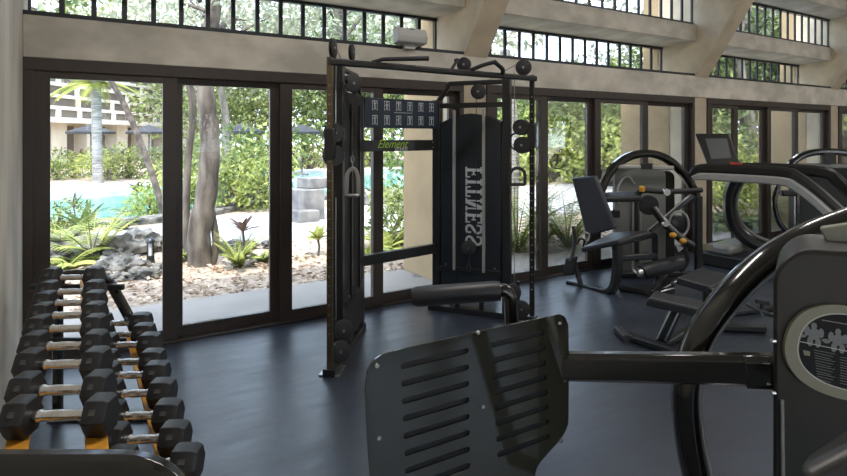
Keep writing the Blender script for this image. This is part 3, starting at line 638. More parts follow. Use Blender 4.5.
# ---------------------------------------------------------------- functional trainer
A0 = Vector((1.55, 3.82, 0)); B0 = Vector((3.59, 3.96, 0)); ua = Vector((.612, .791, 0)).normalized(); ub = Vector((-.588, .809, 0)).normalized()
na = Vector((ua.y, -ua.x, 0)); nb = Vector((-ub.y, ub.x, 0))       # inner faces look into the V
if na.x < 0: na = -na
if nb.y > 0: nb = -nb
if nb.x > 0: nb = -nb
T = thing('functional_trainer', 'black V shaped cable trainer with two towers, exercise board and stirrup handles', 'cable machine', (2.57, 4.2, 0))
def zz(v, z): w_ = Vector(v); w_.z = z; return w_
TB = .165
for side, O, u, nrm in (('a', A0, ua, na), ('b', B0, ub, nb)):
    ax = (u, nrm, UP)
    def bxx(s0, s1, n0, n1, z0, z1, nm, m, bev=.004, par=None):
        return MB().box(O+u*(s0+s1)/2+nrm*(n0+n1)/2+UP*(z0+z1)/2, (s1-s0, n1-n0, z1-z0), ax).build(nm, m, par or T, bevel=bev)
    bxx(-.04, 1.02, -.045, .045, 0, .055, 'base_runner', 'black')
    bxx(-.03, .17, -.075, .075, 0, .012, 'foot_plate', 'steel', .002)
    gp = bxx(-.02, .022, -.02, .02, .05, 2.27, 'guide_post', 'golden' if side == 'a' else 'satin', .003)
    mb = MB()
    for k in range(27):
        z = .30+k*.068
        mb.disc(O-FW*0+u*-.0205+UP*z, u, .006, .002, 8); mb.disc(O-nrm*-.0205+UP*z, nrm, .006, .002, 8)
    tag_ = mb.build('adjustment_holes', 'steel', gp)
    # tower columns, shroud, rods
    bxx(.20, .275, -.04, .04, .05, 2.25, 'tower_column', 'black')
    bxx(.90, .975, -.04, .04, .05, 2.06, 'tower_column', 'black')
    q0, q1 = .29, .885
    # arched shroud panel
    prof = [O+u*q0+UP*TB, O+u*q0+UP*1.84]+[O+u*(q0+(q1-q0)*(k/8))+UP*(1.84+.085*math.sin(PI*k/8)) for k in range(1, 8)]+[O+u*q1+UP*1.84, O+u*q1+UP*TB]
    MB().prism([p+nrm*.012 for p in prof], nrm*.022).build('inner_shroud', 'navy', T, bevel=.003)
    if side == 'b': MB().prism([p-nrm*.16 for p in prof], nrm*.022).build('outer_shroud', 'navy', T, bevel=.003)
    mb = MB()
    for k in range(17): mb.box(O+u*(q0+q1)/2-nrm*.065+UP*(.13+.026+k*.033), (.33, .10, .029), ax)
    if side == 'b': mb.build('weight_stack', 'black', T)
    else: bxx(.26, .92, -.035, .04, .10, 2.05, 'tower_cover', 'rubber')
    for s in (.45, .745):
        bxx(s-.014, s+.014, .042 if side == 'a' else .036, .056, .42, 1.96, 'guide_rod', 'silver' if side == 'b' else 'black', .003)
    bxx(.26, .92, -.03, .03, 1.98, 2.03, 'cross_bar', 'black')
    bxx(.28, .90, -.02, .05, .40, .445, 'lower_cross_bar', 'black')
    bxx(.46, .50, .0, .035, .05, .40, 'strut', 'black'); bxx(.70, .74, .0, .035, .05, .40, 'strut', 'black')
    for s in (.34, .83): MB().disc(O+u*s+nrm*.055+UP*.47, nrm, .009, .01, 10).build('bolt', 'steel', T)
    # brace over the rear column and top arm
    MB().bar([O+u*.94+UP*2.03, O+u*.80+UP*2.22, O+u*.22+UP*2.22], .045, .05, up=nrm).build('top_brace', 'black', T, bevel=.003)
    # pulleys
    def pul(s, n_, z, r=.074, axv=None, th=.028, nm='pulley'):
        c = O+u*s+nrm*n_+UP*z
        if side == 'a' and z < 2.2: axv = nrm*.5-FW*.75
        p = MB().disc(c, axv or nrm, r, th, 26, True).build(nm, 'rubber', T)
        MB().disc(c, axv or nrm, .012, th+.012, 10).build('axle', 'steel', p); return p
    pul(.08, .0, 2.345); pul(.50, .05, 2.13); pul(.66, .0, 2.40, .07)
    pul(.17, .05, .265, .078); pul(.085, .05, .12 if side == 'b' else .14, .078)
    MB().box(O+u*.13+UP*.21, (.03, .02, .30), ax).build('pulley_bracket', 'black', T, bevel=.003)
    # carriage that slides on the post
    zc = 1.66 if side == 'b' else 1.60
    bxx(-.035, .04, -.035, .035, zc-.06, zc+.16, 'carriage', 'black', .006)
    pul(.10, .0, zc+.13, .074, th=.05 if side == 'a' else .11); pul(.088, .0, zc-.035, .078, th=.05 if side == 'a' else .11)
    MB().tube(fillet([O+u*.16+UP*(zc-.08), O+u*.20+UP*(zc-.05), O+u*.20+UP*(zc+.06), O+u*.14+UP*(zc+.08)], .03), .009, 8).build('lock_lever', 'black', T)
    # cable
    cp = O+u*.165
    MB().tube([cp+UP*2.3, cp+UP*(zc+.13)], .004, 6).build('cable', 'steel', T)
    MB().tube([cp+UP*(zc-.35), cp+UP*.33], .0035, 6).build('cable', 'steel', T)
    MB().tube([O+u*.14+UP*2.38, O+u*.52+UP*2.19], .004, 6).build('cable', 'steel', T)
    MB().tube([O+u*.52+nrm*.055+UP*2.07, O+u*.52+nrm*.055+UP*.72], .0035, 6).build('cable', 'rubber', T)
# knob pulley low on tower b with hook
c = at(469, 248, 5.42); p = MB().disc(c, nb, .072, .03, 26, True).build('pulley', 'rubber', T); MB().disc(c, nb, .012, .04, 10).build('axle', 'steel', p)
MB().tube(fillet([c-UP*.07, c-UP*.16, c-UP*.20+RT*.02, c-UP*.22, c-UP*.19-RT*.02, c-UP*.16], .02), .008, 8).build('cable_hook', 'black', T)
# long top beam and pull-up handles
MB().bar([zz(A0, 2.235)-ua*.03, zz(B0, 2.235)-ub*.03], .05, .05).build('top_beam', 'black', T, bevel=.003)
def onb(s, z=2.26): return A0+(B0-A0)*s+UP*z
gr = [onb(.17), onb(.20)-YY*.06+UP*.02, onb(.33)-YY*.30+UP*.02]
MB().tube(gr, .017, 10, scale=[.8, .9, 1.1]).build('pull_up_grip', 'rubber', T)
MB().tube(fillet([onb(.62)+UP*-.01, onb(.66)-YY*.12+UP*.04, onb(.69)-YY*.20+UP*.06], .05), .017, 10).build('pull_up_grip', 'rubber', T)
MB().tube(fillet([onb(.69)-YY*.20+UP*.06, onb(.77)-YY*.12+UP*.02, onb(.82)+UP*-.01], .05), .019, 10).build('pull_up_grip', 'rubber', T)
MB().bar([onb(.54), onb(.565)+UP*.075], .025, .018, up=YY).build('hook', 'black', T, bevel=.002)
MB().tube([onb(.565)+UP*.075+YY*.012*k for k in (-1, 1)], .02, 12).build('hook_roller', 'rubber', T)
MB().prism([A0+ua*.20+UP*2.20, A0+ua*.95+UP*2.06, A0+ua*.95+UP*1.98], na*.02).build('gusset', 'black', T)
# exercise board, logo bar, lower bar between the rear columns
RA = A0+ua*.94; RB = B0+ub*.94; xb = (RB-RA).normalized(); yb = Vector((xb.y, -xb.x, 0)); LB = (RB-RA).length
if yb.y > 0: yb = -yb
def bb(a, b, n0, n1, z0, z1, nm, m, par=T, bev=.003):
    return MB().box(RA+xb*(a+b)/2+yb*(n0+n1)/2+UP*(z0+z1)/2, (b-a, n1-n0, z1-z0), (xb, yb, UP)).build(nm, m, par, bevel=bev)
bd = bb(.03, LB-.03, .03, .045, 1.78, 2.045, 'exercise_board', 'smokeblue')
def plane_b(x0, z0, n_): return lambda a, b, c_: RA+xb*(x0+a)+UP*(z0+b)+yb*(n_+c_)
def figure(cx, z, k, par):                       # small printed exercise figures: frame, person, bench
    n_ = .0465; mb = MB(); P3 = plane_b(cx, z, n_); r = R
    def st(a, b, w_=.0045): 
        d = Vector((b[0]-a[0], b[1]-a[1], 0)).normalized(); s = Vector((-d.y, d.x, 0))*w_/2
        mb.add([P3(a[0]+s.x, a[1]+s.y, 0), P3(b[0]+s.x, b[1]+s.y, 0), P3(b[0]-s.x, b[1]-s.y, 0), P3(a[0]-s.x, a[1]-s.y, 0)], [(0, 1, 2, 3)])
    st((-.026, -.042), (-.026, .036)); st((.026, -.042), (.026, .036)); st((-.03, .036), (.03, .036), .006); st((-.032, -.042), (-.018, -.042)); st((.018, -.042), (.032, -.042))
    st((0, .018), (0, -.012), .012); st((0, -.012), (-.010, -.042), .006); st((0, -.012), (.010, -.042), .006)
    a = (.02, .012, .028, -.004)[k % 4]; st((0, .012), (-.022, a), .005); st((0, .012), (.022, (a, .02, -a)[k % 3]), .005)
    mb.add([P3(.0065*math.cos(q*PI/4), .026+.0065*math.sin(q*PI/4), 0) for q in range(8)], [tuple(range(8))])
    mb.build('printed_figure', 'white', par, flat=True)
for r_, z in ((0, 1.985), (1, 1.855)):
    for k in range(6): figure(.135+k*(LB-.25)/5, z, k*3+r_, bd)
bb(LB*.38, LB*.62, .0455, .0465, 1.921, 1.925, 'printed_rule', 'white', bd, 0)
lb = bb(.0, LB, .0, .035, 1.57, 1.672, 'logo_bar', 'black')
text3d('Element', .105, plane_b(LB*.18, 1.603, .0365), 'printed_logo', 'green', lb, shear=.45, thick=.0004)
text3d('FITNESS', .042, plane_b(LB*.40, 1.575, .0365), 'printed_word', 'white', lb, shear=.2, thick=.0004)
for z in (1.60, 1.65): MB().disc(RA+xb*(LB-.09)+yb*.038+UP*z, yb, .008, .008, 8).build('bolt', 'steel', lb)
bb(.0, LB, -.03, .03, .565, .655, 'lower_cross_beam', 'black')
bb(.0, LB, -.025, .025, 2.0, 2.05, 'upper_cross_beam', 'black')
# mirrored FITNESS lettering down the inner shroud of tower b: reading runs downwards, letter tops to the left
def serif_letter(ch):
    h, s, e = 1.0, .20, .30; o_ = []
    R_ = lambda x0, x1, y0, y1: o_.append([(x0, y0), (x1, y0), (x1, y1), (x0, y1)])
    if ch in 'FE':
        R_(.12, .32, 0, 1); R_(0, .12, 0, .1); R_(.32, .44, 0, .1); R_(0, .12, .9, 1); R_(.32, .72, .9, 1); R_(.64, .74, .72, 1); R_(.32, .52, .46, .56); R_(.50, .57, .38, .64)
        if ch == 'E': R_(.32, .74, 0, .1); R_(.66, .76, 0, .28)
        return o_, .82
    if ch == 'I': R_(.12, .32, 0, 1); R_(0, .44, 0, .1); R_(0, .44, .9, 1); return o_, .52
    if ch == 'T': R_(.27, .47, 0, 1); R_(.15, .59, 0, .1); R_(0, .74, .9, 1); R_(0, .09, .7, 1); R_(.65, .74, .7, 1); return o_, .82
    if ch == 'N':
        R_(.12, .22, 0, 1); R_(0, .32, 0, .1); R_(0, .2, .9, 1); R_(.66, .76, 0, 1); R_(.55, .88, .9, 1); o_.append([(.12, 1), (.36, 1), (.76, 0), (.52, 0)]); return o_, .96
    pts = [(.60, .70), (.56, .90), (.36, .95), (.14, .88), (.12, .68), (.28, .56), (.48, .44), (.62, .30), (.54, .10), (.34, .05), (.14, .10), (.08, .32)]
    sp = smooth([(a, b, 0) for a, b in pts], 4)
    for i in range(len(sp)-1):
        w_ = .17*(.55+.45*math.sin(PI*i/len(sp))); d = (sp[i+1]-sp[i]).normalized(); q = Vector((-d.y, d.x, 0))*w_/2
        o_.append([((sp[i]+q).x, (sp[i]+q).y), ((sp[i+1]+q).x, (sp[i+1]+q).y), ((sp[i+1]-q).x, (sp[i+1]-q).y), ((sp[i]-q).x, (sp[i]-q).y)])
    R_(.52, .62, .66, .98); R_(.06, .15, .02, .34); return o_, .78
LH = .265; y0 = 0; LW = .80/5.36*1.0; zt = 1.415; isx = [c for c in kids(T) if c.name.startswith('inner_shroud')][-1]
for ch in 'FITNESS':
    pl, adv = serif_letter(ch); k = .138
    mb = MB()
    for q in pl:
        pts = [B0+ub*(.468+b*.165)+UP*(zt-(y0+a)*k)+nb*.0355 for a, b in q]
        mb.prism(pts, nb*.002)
    y0 += adv; mb.build('shroud_letter', 'white', isx, flat=True)
# stirrup handles hang from the carriages: things of their own
def stirrup(top, label, w_, h, m1, m2):
    s = RT; t_ = thing('stirrup_handle', label, 'cable handle', top-UP*(h+.12), 'stirrup handles of the trainer')
    mb = MB(); ring = [top+s*.012*math.cos(a)+UP*(-.03+.026*math.sin(a)) for a in [2*PI*k/14 for k in range(14)]]; mb.tube(ring, .004, 6, closed=True)
    ring = [top+FW*.010*math.cos(a)+UP*(-.075+.024*math.sin(a)) for a in [2*PI*k/14 for k in range(14)]]; mb.tube(ring, .004, 6, closed=True).build('carabiner', 'steel', t_)
    tp = top-UP*.10; b0 = tp-UP*h
    pth = [b0-s*w_/2]+[tp-UP*(h*.45)+Vector((0, 0, 0))+s*(-w_/2*math.cos(PI*k/10))+UP*(h*.45*math.sin(PI*k/10)) for k in range(11)]+[b0+s*w_/2]
    MB().bar(pth, .030, .018, up=FW).build('stirrup', m1, t_, bevel=.002)
    MB().tube([b0-s*(w_/2+.005), b0-s*w_*.3, b0+s*w_*.3, b0+s*(w_/2+.005)], .014, 12, scale=[.8, 1.1, 1.1, .8]).build('grip', m2, t_)
stirrup(at(352.5, 155, 4.22), 'silver stirrup handle on the near tower cable', .085, .20, 'steel', 'steel')
stirrup(at(517.5, 157, 5.2), 'black stirrup handle on the cable nearer the leg machine', .135, .15, 'black', 'rubber')

# ---------------------------------------------------------------- leg extension machine
G = thing('leg_extension_machine', 'seated leg machine with arched frame, grey weight shroud and yellow knobs', 'leg machine', fl(640, 6.8))
def tb(name, pts, r, m='black', par=None, fr=0, n=12, sc_=None): 
    pts = fillet(pts, fr) if fr else pts
    return MB().tube(pts, r, n, scale=sc_).build(name, m, par or G)
def br(name, pts, w_, h, m='black', par=None, fr=0, up=UP, bev=.003, c=.2):
    pts = fillet(pts, fr) if fr else pts
    return MB().bar(pts, w_, h, up=up, c=c).build(name, m, par or G, bevel=bev)
def slabpad(name, quad, th, m, par, bev=.02, dirv=None):
    q = [Vector(p) for p in quad]; nrm = (q[1]-q[0]).cross(q[2]-q[0]).normalized()
    if dirv is not None and nrm.dot(dirv) < 0: nrm = -nrm
    o = MB().prism(q, nrm*th).build(name, m, par); b = o.modifiers.new('bevel', 'BEVEL'); b.width = bev; b.segments = 4; b.limit_method = 'ANGLE'; return o
# seat back, hinged cushions
slabpad('back_pad', [at(571, 178, 6.45), at(594, 176, 6.2), at(614, 229, 6.05), at(586, 237, 6.25)], .075, 'bluepad', G, .022, FW)
br('back_bracket', [at(600, 220, 6.3), at(612, 214, 6.45), at(618, 214, 6.6)], .05, .09)
slabpad('seat_pad', [at(580, 248, 6.25), at(618, 240, 6.0), at(650, 230, 6.3), at(612, 232, 6.75)], .055, 'pad', G, .02, -UP)
# U shaped seat frame
br('seat_frame', [at(568, 283, 6.64), at(585, 287, 6.5), at(614, 294.5, 6.15), at(618, 262, 6.12), at(617, 241, 6.12)], .08, .11, 'black', fr=.16, up=RT+FW*.6)
br('seat_frame', [at(617, 243, 6.12), at(640, 238, 6.3), at(655, 234, 6.45), at(655, 262, 6.5)], .06, .06, fr=.05, up=FW)
br('cross_tube', [at(618, 258, 6.2), at(656, 256, 6.45)], .06, .07)
br('rear_strut', [at(573, 258, 6.6), at(581, 286, 6.5)], .07, .05, up=RT)
# ankle lever with its kidney pad
tb('back_lever', [at(573, 226, 6.55), at(575, 240, 6.55), at(573, 252, 6.5), at(571, 262, 6.45)], .022, sc_=[.8, 1, 1, 1.3])
slabpad('counter_pad', [at(565, 258, 6.5), at(576, 256, 6.4), at(573, 275, 6.4), at(562, 276, 6.5)], .05, 'rubber', G, .02, FW)
tb('adjust_handle', [at(577, 244, 6.3), at(580, 238, 6.25), at(585, 240, 6.25), at(583, 246, 6.3)], .012, fr=.03)
tb('adjust_handle', [at(584, 232, 6.2), at(590, 234, 6.2), at(588, 241, 6.2)], .010, 'silver', fr=.03)
# arched frame over the stack
ar = smooth([at(597, 206, 6.75), at(601, 190, 6.8), at(610, 172, 6.85), at(624, 159, 6.9), at(642, 153.5, 6.95), at(660, 156, 7.0), at(676, 166, 7.0), at(689, 182, 7.05), at(698, 203, 7.05), at(701, 240, 7.05), at(701, 276, 7.02)], 5)
br('arch_frame', ar[:41], .095, .125, 'gloss', up=FW, c=.35, bev=0)
br('front_post', [at(698.5, 196, 6.92), at(698.5, 276, 6.92)], .085, .075, up=FW)
br('arch_cross_plate', [at(617, 166.5, 6.84), at(673, 168, 6.89)], .05, .05, 'silver')
MB().box(at(646, 166, 6.86), (.14, .06, .07), (RT, FW, UP)).build('plate_clip', 'rubber', G, bevel=.006)
# shroud
def shroud(x0, x1, yt, yb_, f, dep, m, name='weight_shroud', par=None, r=.09):
    s_ = f/570; a0 = at(x0, 137, f); wdt = (x1-x0)*s_; z1 = 1.7-(yt-137)*s_; z0 = 1.7-(yb_-137)*s_
    lp = rrect(0, wdt, z0, z1, r)
    return MB().prism([Vector((a0.x, a0.y, 0))+RT*a+UP*b for a, b in lp], FW*dep).build(name, m, par or G, bevel=.012)
shroud(615, 666, 168, 272, 7.02, .10, 'shroud'); shroud(624, 675, 171, 276, 7.14, .26, 'satin', 'weight_housing')
lp = smooth([at(619, 203, 6.99), at(618, 190, 6.99), at(623, 179, 6.99), at(629, 177, 6.99), at(634, 184, 6.99)], 5); tb('shroud_swoosh', lp, .013, 'silver')
for px in (633, 640.5): br('guide_rod', [at(px, 196, 6.97), at(px, 262, 6.97)], .022, .022, 'silver', up=FW, c=.4)
br('stack_slot', [at(636.7, 196, 6.96), at(636.7, 262, 6.96)], .045, .02, 'black', up=FW)
tb('belt_guard', [at(633, 262, 6.7), at(633, 270, 6.7), at(638, 274, 6.6), at(642, 272, 6.5)], .014, 'silver', fr=.06)
# arm rest pad, handle bars
slabpad('arm_pad', [at(600, 197, 6.35), at(604, 192, 6.6), at(641, 190, 6.6), at(641, 196, 6.35)], .07, 'pad', G, .025, -UP)
tb('handle_bar', [at(634, 196, 6.5), at(642, 190, 6.45), at(666, 192, 6.4), at(702, 190, 6.4)], .030, 'rubber', fr=.05, n=14)
MB().disc(at(666, 192, 6.37), FW, .040, .07).build('pivot_cap', 'chrome', G)
MB().lathe([(.028, -.03), (.034, -.01), (.034, .02), (.02, .035)], at(642, 189, 6.42)).build('pin_knob', 'yellow', G)
# cam and lever
MB().disc(at(648.5, 205, 6.6), FW, .115, .06, 30).build('cam_disc', 'rubber', G)
br('lever_arm', [at(653, 208, 6.52), at(665, 224, 6.45), at(682, 240, 6.4), at(693, 246, 6.4)], .09, .085, 'black', up=FW, fr=.04, c=.4)
MB().disc(at(665, 223.5, 6.38), FW, .035, .06).build('pivot_cap', 'chrome', G)
br('diagonal_brace', [at(650, 231, 6.75), at(692, 196, 6.95)], .05, .075, up=FW); br('brace_edge', [at(647, 231, 6.7), at(689, 196, 6.9)], .012, .02, 'silver', up=FW)
ring = [at(679, 224, 6.75)+RT*.115*math.cos(a)+UP*.15*math.sin(a) for a in [2*PI*k/28 for k in range(28)]]
MB().tube(ring, .014, 8, closed=True).build('range_wheel', 'silver', G); MB().disc(at(679, 224, 6.79), FW, .105, .04, 28).build('range_disc', 'black', G)
for q in ((673, 235, 6.33), (683, 241, 6.30)): MB().rock(at(*q), .04, (1, 1, .8), 3, 2, .05).build('pin_knob', 'yellow', G)
MB().prism([at(676, 244, 6.5), at(684, 248, 6.5), at(679, 252, 6.5)], FW*.02).build('warning_tag', 'white', G)
MB().prism([at(704, 244, 6.9), at(713, 245, 6.9), at(713, 250, 6.9), at(704, 250, 6.9)], FW*.01).build('rating_tag', 'beige', G)
# roller pad and lower works
tb('roller_pad', [at(641, 272, 6.3), at(645, 271, 6.32), at(674, 264, 6.5), at(681, 262, 6.55)], .088, 'pad', n=22, sc_=[.8, 1, 1, .8])
MB().disc(at(640, 272.5, 6.28), RT*.9-FW*.1, .05, .05).build('roller_cap', 'chrome', G)
br('roller_arm', [at(684, 242, 6.55), at(688, 262, 6.55), at(680, 272, 6.55)], .04, .05, up=FW, fr=.05)
br('base_tube', [fl(620, 6.3, .04), fl(660, 6.05, .04), fl(672, 6.2, .04)], .07, .07); br('base_tube', [fl(616, 6.9, .035), fl(702, 6.95, .035)], .08, .07)
br('base_tube', [fl(650, 6.05, .04), fl(668, 6.95, .04)], .07, .07)
br('mid_bracket', [at(657, 262, 6.5), at(657, 288, 6.35)], .06, .06, up=FW)
for q in ((672, 284), (666, 288), (681, 280)): MB().rock(at(q[0], q[1], 6.3), .03, (1, 1, 1), 5, 2, .1).build('adjust_knob', 'rubber', G)
tb('crank_rod', [at(662, 290, 6.2), at(676, 281, 6.35), at(684, 276, 6.5)], .012, 'steel')

# ---------------------------------------------------------------- treadmill with the tilted grey screen
K = thing('treadmill', 'dark treadmill with tilted grey screen, curved mast and silver edged handrails', 'treadmill', fl(760, 7.5))
q = [at(695, 133, 7.45), at(729, 133, 7.25), at(741, 166, 7.0), at(709, 168, 7.15)]
con = slabpad('console', q, .06, 'satin', K, .02, FW)
def lerp4(q, a, b): return (q[0]*(1-a)+q[1]*a)*(1-b)+(q[3]*(1-a)+q[2]*a)*b
nq = (q[1]-q[0]).cross(q[2]-q[0]).normalized(); nq = -nq if nq.dot(FW) > 0 else nq
MB().prism([lerp4(q, a, b)+nq*.002 for a, b in ((.24, .17), (.88, .17), (.80, .76), (.18, .76))], nq*.004).build('screen', 'screen', con)
br('console_neck', [at(722, 166, 7.2), at(722, 176, 7.3)], .25, .10, up=FW)
MB().prism([at(730, 163.5, 7.05), at(742, 165, 7.0), at(744, 168, 7.0), at(733, 167, 7.05)], UP*.02).build('stop_key', 'red', K)
def railset(dpx, df, nm):
    c_ = [(690, 175, 7.3), (700, 168.5, 7.25), (735, 169.5, 7.05), (785, 173, 6.7), (800, 179, 6.55), (822, 196, 6.3), (850, 222, 6.0), (880, 252, 5.8)]
    pts = smooth([at(a+dpx, b, f+df) for a, b, f in c_], 5)
    r = MB().bar(pts, .11, .13, up=UP, c=.3, scale=[.55+.45*min(1, i/8) for i in range(len(pts))]).build(nm, 'satin', K)
    pts2 = smooth([at(a+dpx-2, b+8.5, f+df-.03) for a, b, f in c_], 5)
    MB().bar(pts2, .085, .10, up=UP, c=.2, scale=[.4+.6*min(1, i/8) for i in range(len(pts2))]).build('silver_edge', 'silver', r)
railset(0, 0, 'handrail')
c2 = [(735, 168, 7.9), (770, 168.5, 7.75), (822, 172, 7.4), (838, 181, 7.3), (862, 205, 7.1), (880, 225, 7.0)]
MB().bar(smooth([at(*p) for p in c2], 5), .11, .15, c=.3).build('handrail', 'satin', K)
br('console_bridge', [at(733, 170, 7.2), at(740, 170, 7.9)], .5, .07)
mast = smooth([at(738, 178, 7.55), at(731, 192, 7.55), at(729.5, 208, 7.55), at(734, 225, 7.55), at(746, 238, 7.5), at(764, 247, 7.4)], 6)
MB().bar(mast, .19, .20, up=FW, c=.3, scale=[.75+.35*abs(i/len(mast)-.35) for i in range(len(mast))]).build('mast', 'black', K)
edge = smooth([at(745, 181, 7.45), at(738, 194, 7.45), at(737, 208, 7.45), at(742, 223, 7.45), at(753, 234, 7.4), at(772, 242, 7.3)], 6)
MB().bar(edge, .03, .03, up=FW, c=.3).build('mast_edge', 'shroud', K)
d0, d1, d2, d3 = fl(702, 7.6), fl(738, 8.2), fl(885, 6.9), fl(855, 6.1)
MB().prism([p+UP*.0 for p in (d0, d1, d2, d3)], UP*.17).build('deck', 'satin', K, bevel=.02)
e0, e1 = d0*.84+d1*.16, d0*.16+d1*.84; e3, e2 = d3*.84+d2*.16, d3*.16+d2*.84
MB().prism([p+UP*.172 for p in (e0*.8+e3*.2, e1*.8+e2*.2, e2, e3)], UP*.008).build('belt', 'rubber', K)
hd = MB().prism([d0*.98+d3*.02+UP*.17, d1*.98+d2*.02+UP*.17, d1*.78+d2*.22+UP*.17, d0*.78+d3*.22+UP*.17], UP*.12).build('motor_hood', 'shroud', K, bevel=.04)

# ---------------------------------------------------------------- second arched machine behind the treadmill
H = thing('cable_machine', 'arched dark machine standing behind the treadmill handrails', 'gym machine', fl(815, 9.0))
def tbH(n_, p, w_, h, m='gloss', **k): return br(n_, p, w_, h, m, H, **k)
tbH('arch_frame', smooth([at(786, 172, 8.9), at(793, 162, 8.9), at(805, 154.5, 8.9), at(824, 151.5, 8.9), at(850, 154, 8.9), at(872, 166, 8.9), at(884, 190, 8.9), at(888, 244, 8.9)], 6), .10, .12, up=FW, c=.35, bev=0)
MB().box(at(829, 158, 8.86), (.18, .08, .16), (RT, FW, UP)).build('arch_clip', 'rubber', H, bevel=.01)
tbH('arch_cross_plate', [at(800, 166, 8.95), at(868, 166, 8.95)], .05, .07, 'shroud')
tbH('front_curve', smooth([at(782, 178, 8.8), at(776, 192, 8.8), at(774.5, 206, 8.8), at(779, 222, 8.8), at(789, 234, 8.8), at(800, 246, 8.75)], 6), .08, .07, 'gloss', up=FW, c=.35, bev=0)
shroud(800, 868, 164, 240, 9.1, .3, 'satin', par=H); tbH('side_column', [at(797, 188, 8.95), at(797, 246, 8.95)], .07, .07, up=FW)
MB().box(at(788, 193, 8.8), (.24, .12, .09), (RT, FW, UP)).build('handle_block', 'satin', H, bevel=.02)
tbH('base_tube', [fl(778, 8.75, .04), fl(888, 8.9, .04)], .10, .08)

# ---------------------------------------------------------------- low bench with spoke adjusters
Bn = thing('adjustable_bench', 'low black bench with padded seat, slanted leg and long floor tube', 'bench', fl(670, 4.75))
def bB(n_, p, w_, h, m='black', **k): return br(n_, p, w_, h, m, Bn, **k)
slabpad('seat_pad', [at(648, 297, 4.35), at(655, 290.5, 4.6), at(704, 300, 4.75), at(699, 309, 4.45)], .075, 'pad', Bn, .02, -UP)
slabpad('top_plate', [at(677, 277, 5.2), at(700, 267, 5.6), at(732, 275, 5.5), at(712, 287, 5.1)], .07, 'pad', Bn, .015, -UP)
bB('slanted_leg', [at(679, 303, 4.6), at(661, 342, 4.62)], .10, .05, up=FW)
bB('leg_edge', [at(673, 305, 4.56), at(657, 339, 4.57)], .012, .012, 'steel', up=FW); bB('leg_edge', [at(681, 307, 4.54), at(665, 341, 4.56)], .012, .012, 'steel', up=FW)
p0 = fl(623, 4.82, .03); p1 = fl(700, 4.28, .03); bB('floor_tube', [p0, p1], .09, .055)
MB().bar([p0+FW*-.1, p0+FW*.14], .07, .06).build('tube_foot', 'rubber', Bn, bevel=.004)
bB('floor_tube', [fl(664, 4.6, .03), fl(716, 5.35, .03), fl(780, 5.6, .03)], .07, .055)
bB('long_arm', [at(709, 291, 4.9), at(735, 284, 5.1), at(782, 276, 5.4)], .05, .045)
bB('support_post', [at(706, 285, 5.25), at(706, 318, 5.35)], .06, .05, up=FW)
bB('ladder_arm', [at(728, 292, 4.95), at(745, 302, 4.9), at(764, 313, 4.85), at(782, 318, 4.85)], .035, .06, up=FW)
for q in ((731, 296), (762, 312), (741, 301)):
    MB().disc(at(q[0], q[1], 4.86), FW, .028, .06).build('adjust_cap', 'steel', Bn)
bB('spoke_handle', [at(756, 301, 4.86), at(769, 303, 4.86)], .03, .035, 'rubber'); bB('spoke_handle', [at(762, 302, 4.86), at(763, 312, 4.86)], .03, .035, 'rubber', up=FW)
bB('floor_tube', [fl(716, 5.0, .035), fl(765, 4.95, .035)], .07, .06)

# ---------------------------------------------------------------- the near machine: slotted shield, arm, arched tube, housing
S = thing('torso_machine', 'large black machine with slotted smoked shield, thick arched tube and ringed placard', 'gym machine', fl(770, 1.95))
def bS(n_, p, w_, h, m='gloss', **k): return br(n_, p, w_, h, m, S, **k)
arc = smooth([at(905, 212, 2.25), at(870, 216, 2.22), at(838, 225, 2.2), at(800, 241, 2.16), at(762, 265, 2.12), at(728, 298, 2.1), at(700, 338, 2.1), at(687, 385, 2.1), at(689, 430, 2.1), at(698, 478, 2.1), at(718, 540, 2.1), at(745, 596, 2.1)], 6)
MB().bar(arc, .105, .115, up=FW, c=.42, scale=[1.0-.0*i for i in range(len(arc))]).build('arched_tube', 'gloss', S, smooth=50)
MB().bar([fl(675, 2.1, .03), fl(960, 2.1, .03)], .14, .06, c=.2).build('base_beam', 'gloss', S, bevel=.004)
# housing with rounded shoulders
def hp(px, py, f): return at(px, py, f)
s_ = 1.75/570; a0 = at(773, 137, 1.75); a0.z = 0
prof = [(0, .0), (0, 1.7-(285-137)*s_)]+[(.115-.115*math.cos(k*PI/16), 1.7-(285-137)*s_+.108*math.sin(k*PI/16)) for k in range(1, 8)]+[(.12, 1.7-(250-137)*s_), (.40, 1.7-(256-137)*s_)]+[(.46+.05*math.sin(k*PI/12), 1.335-.07*(k/6)**2-.02) for k in range(1, 6)]+[(.52, 1.2), (.52, 0)]
hs = MB().prism([a0+RT*a+UP*b for a, b in prof], FW*.30+RT*.20).build('housing', 'satin', S, bevel=.014)
for py in (341, 393): MB().disc(at(774.5, py, 1.748)-RT*.004, RT, .0075, .012, 12).build('bolt', 'chrome', hs)
MB().bar([at(782, 400, 1.745), at(783, 480, 1.745)], .010, .008, up=FW).build('edge_trim', 'shroud', hs)
# beige end cap on the arch
MB().prism([at(819, 228, 1.93), at(848, 224, 1.93), at(890, 226, 1.93), at(890, 250, 1.93), at(836, 247, 1.93), at(827, 243, 1.93)], FW*.05+RT*.04).build('end_cap', 'beige', S, bevel=.006)
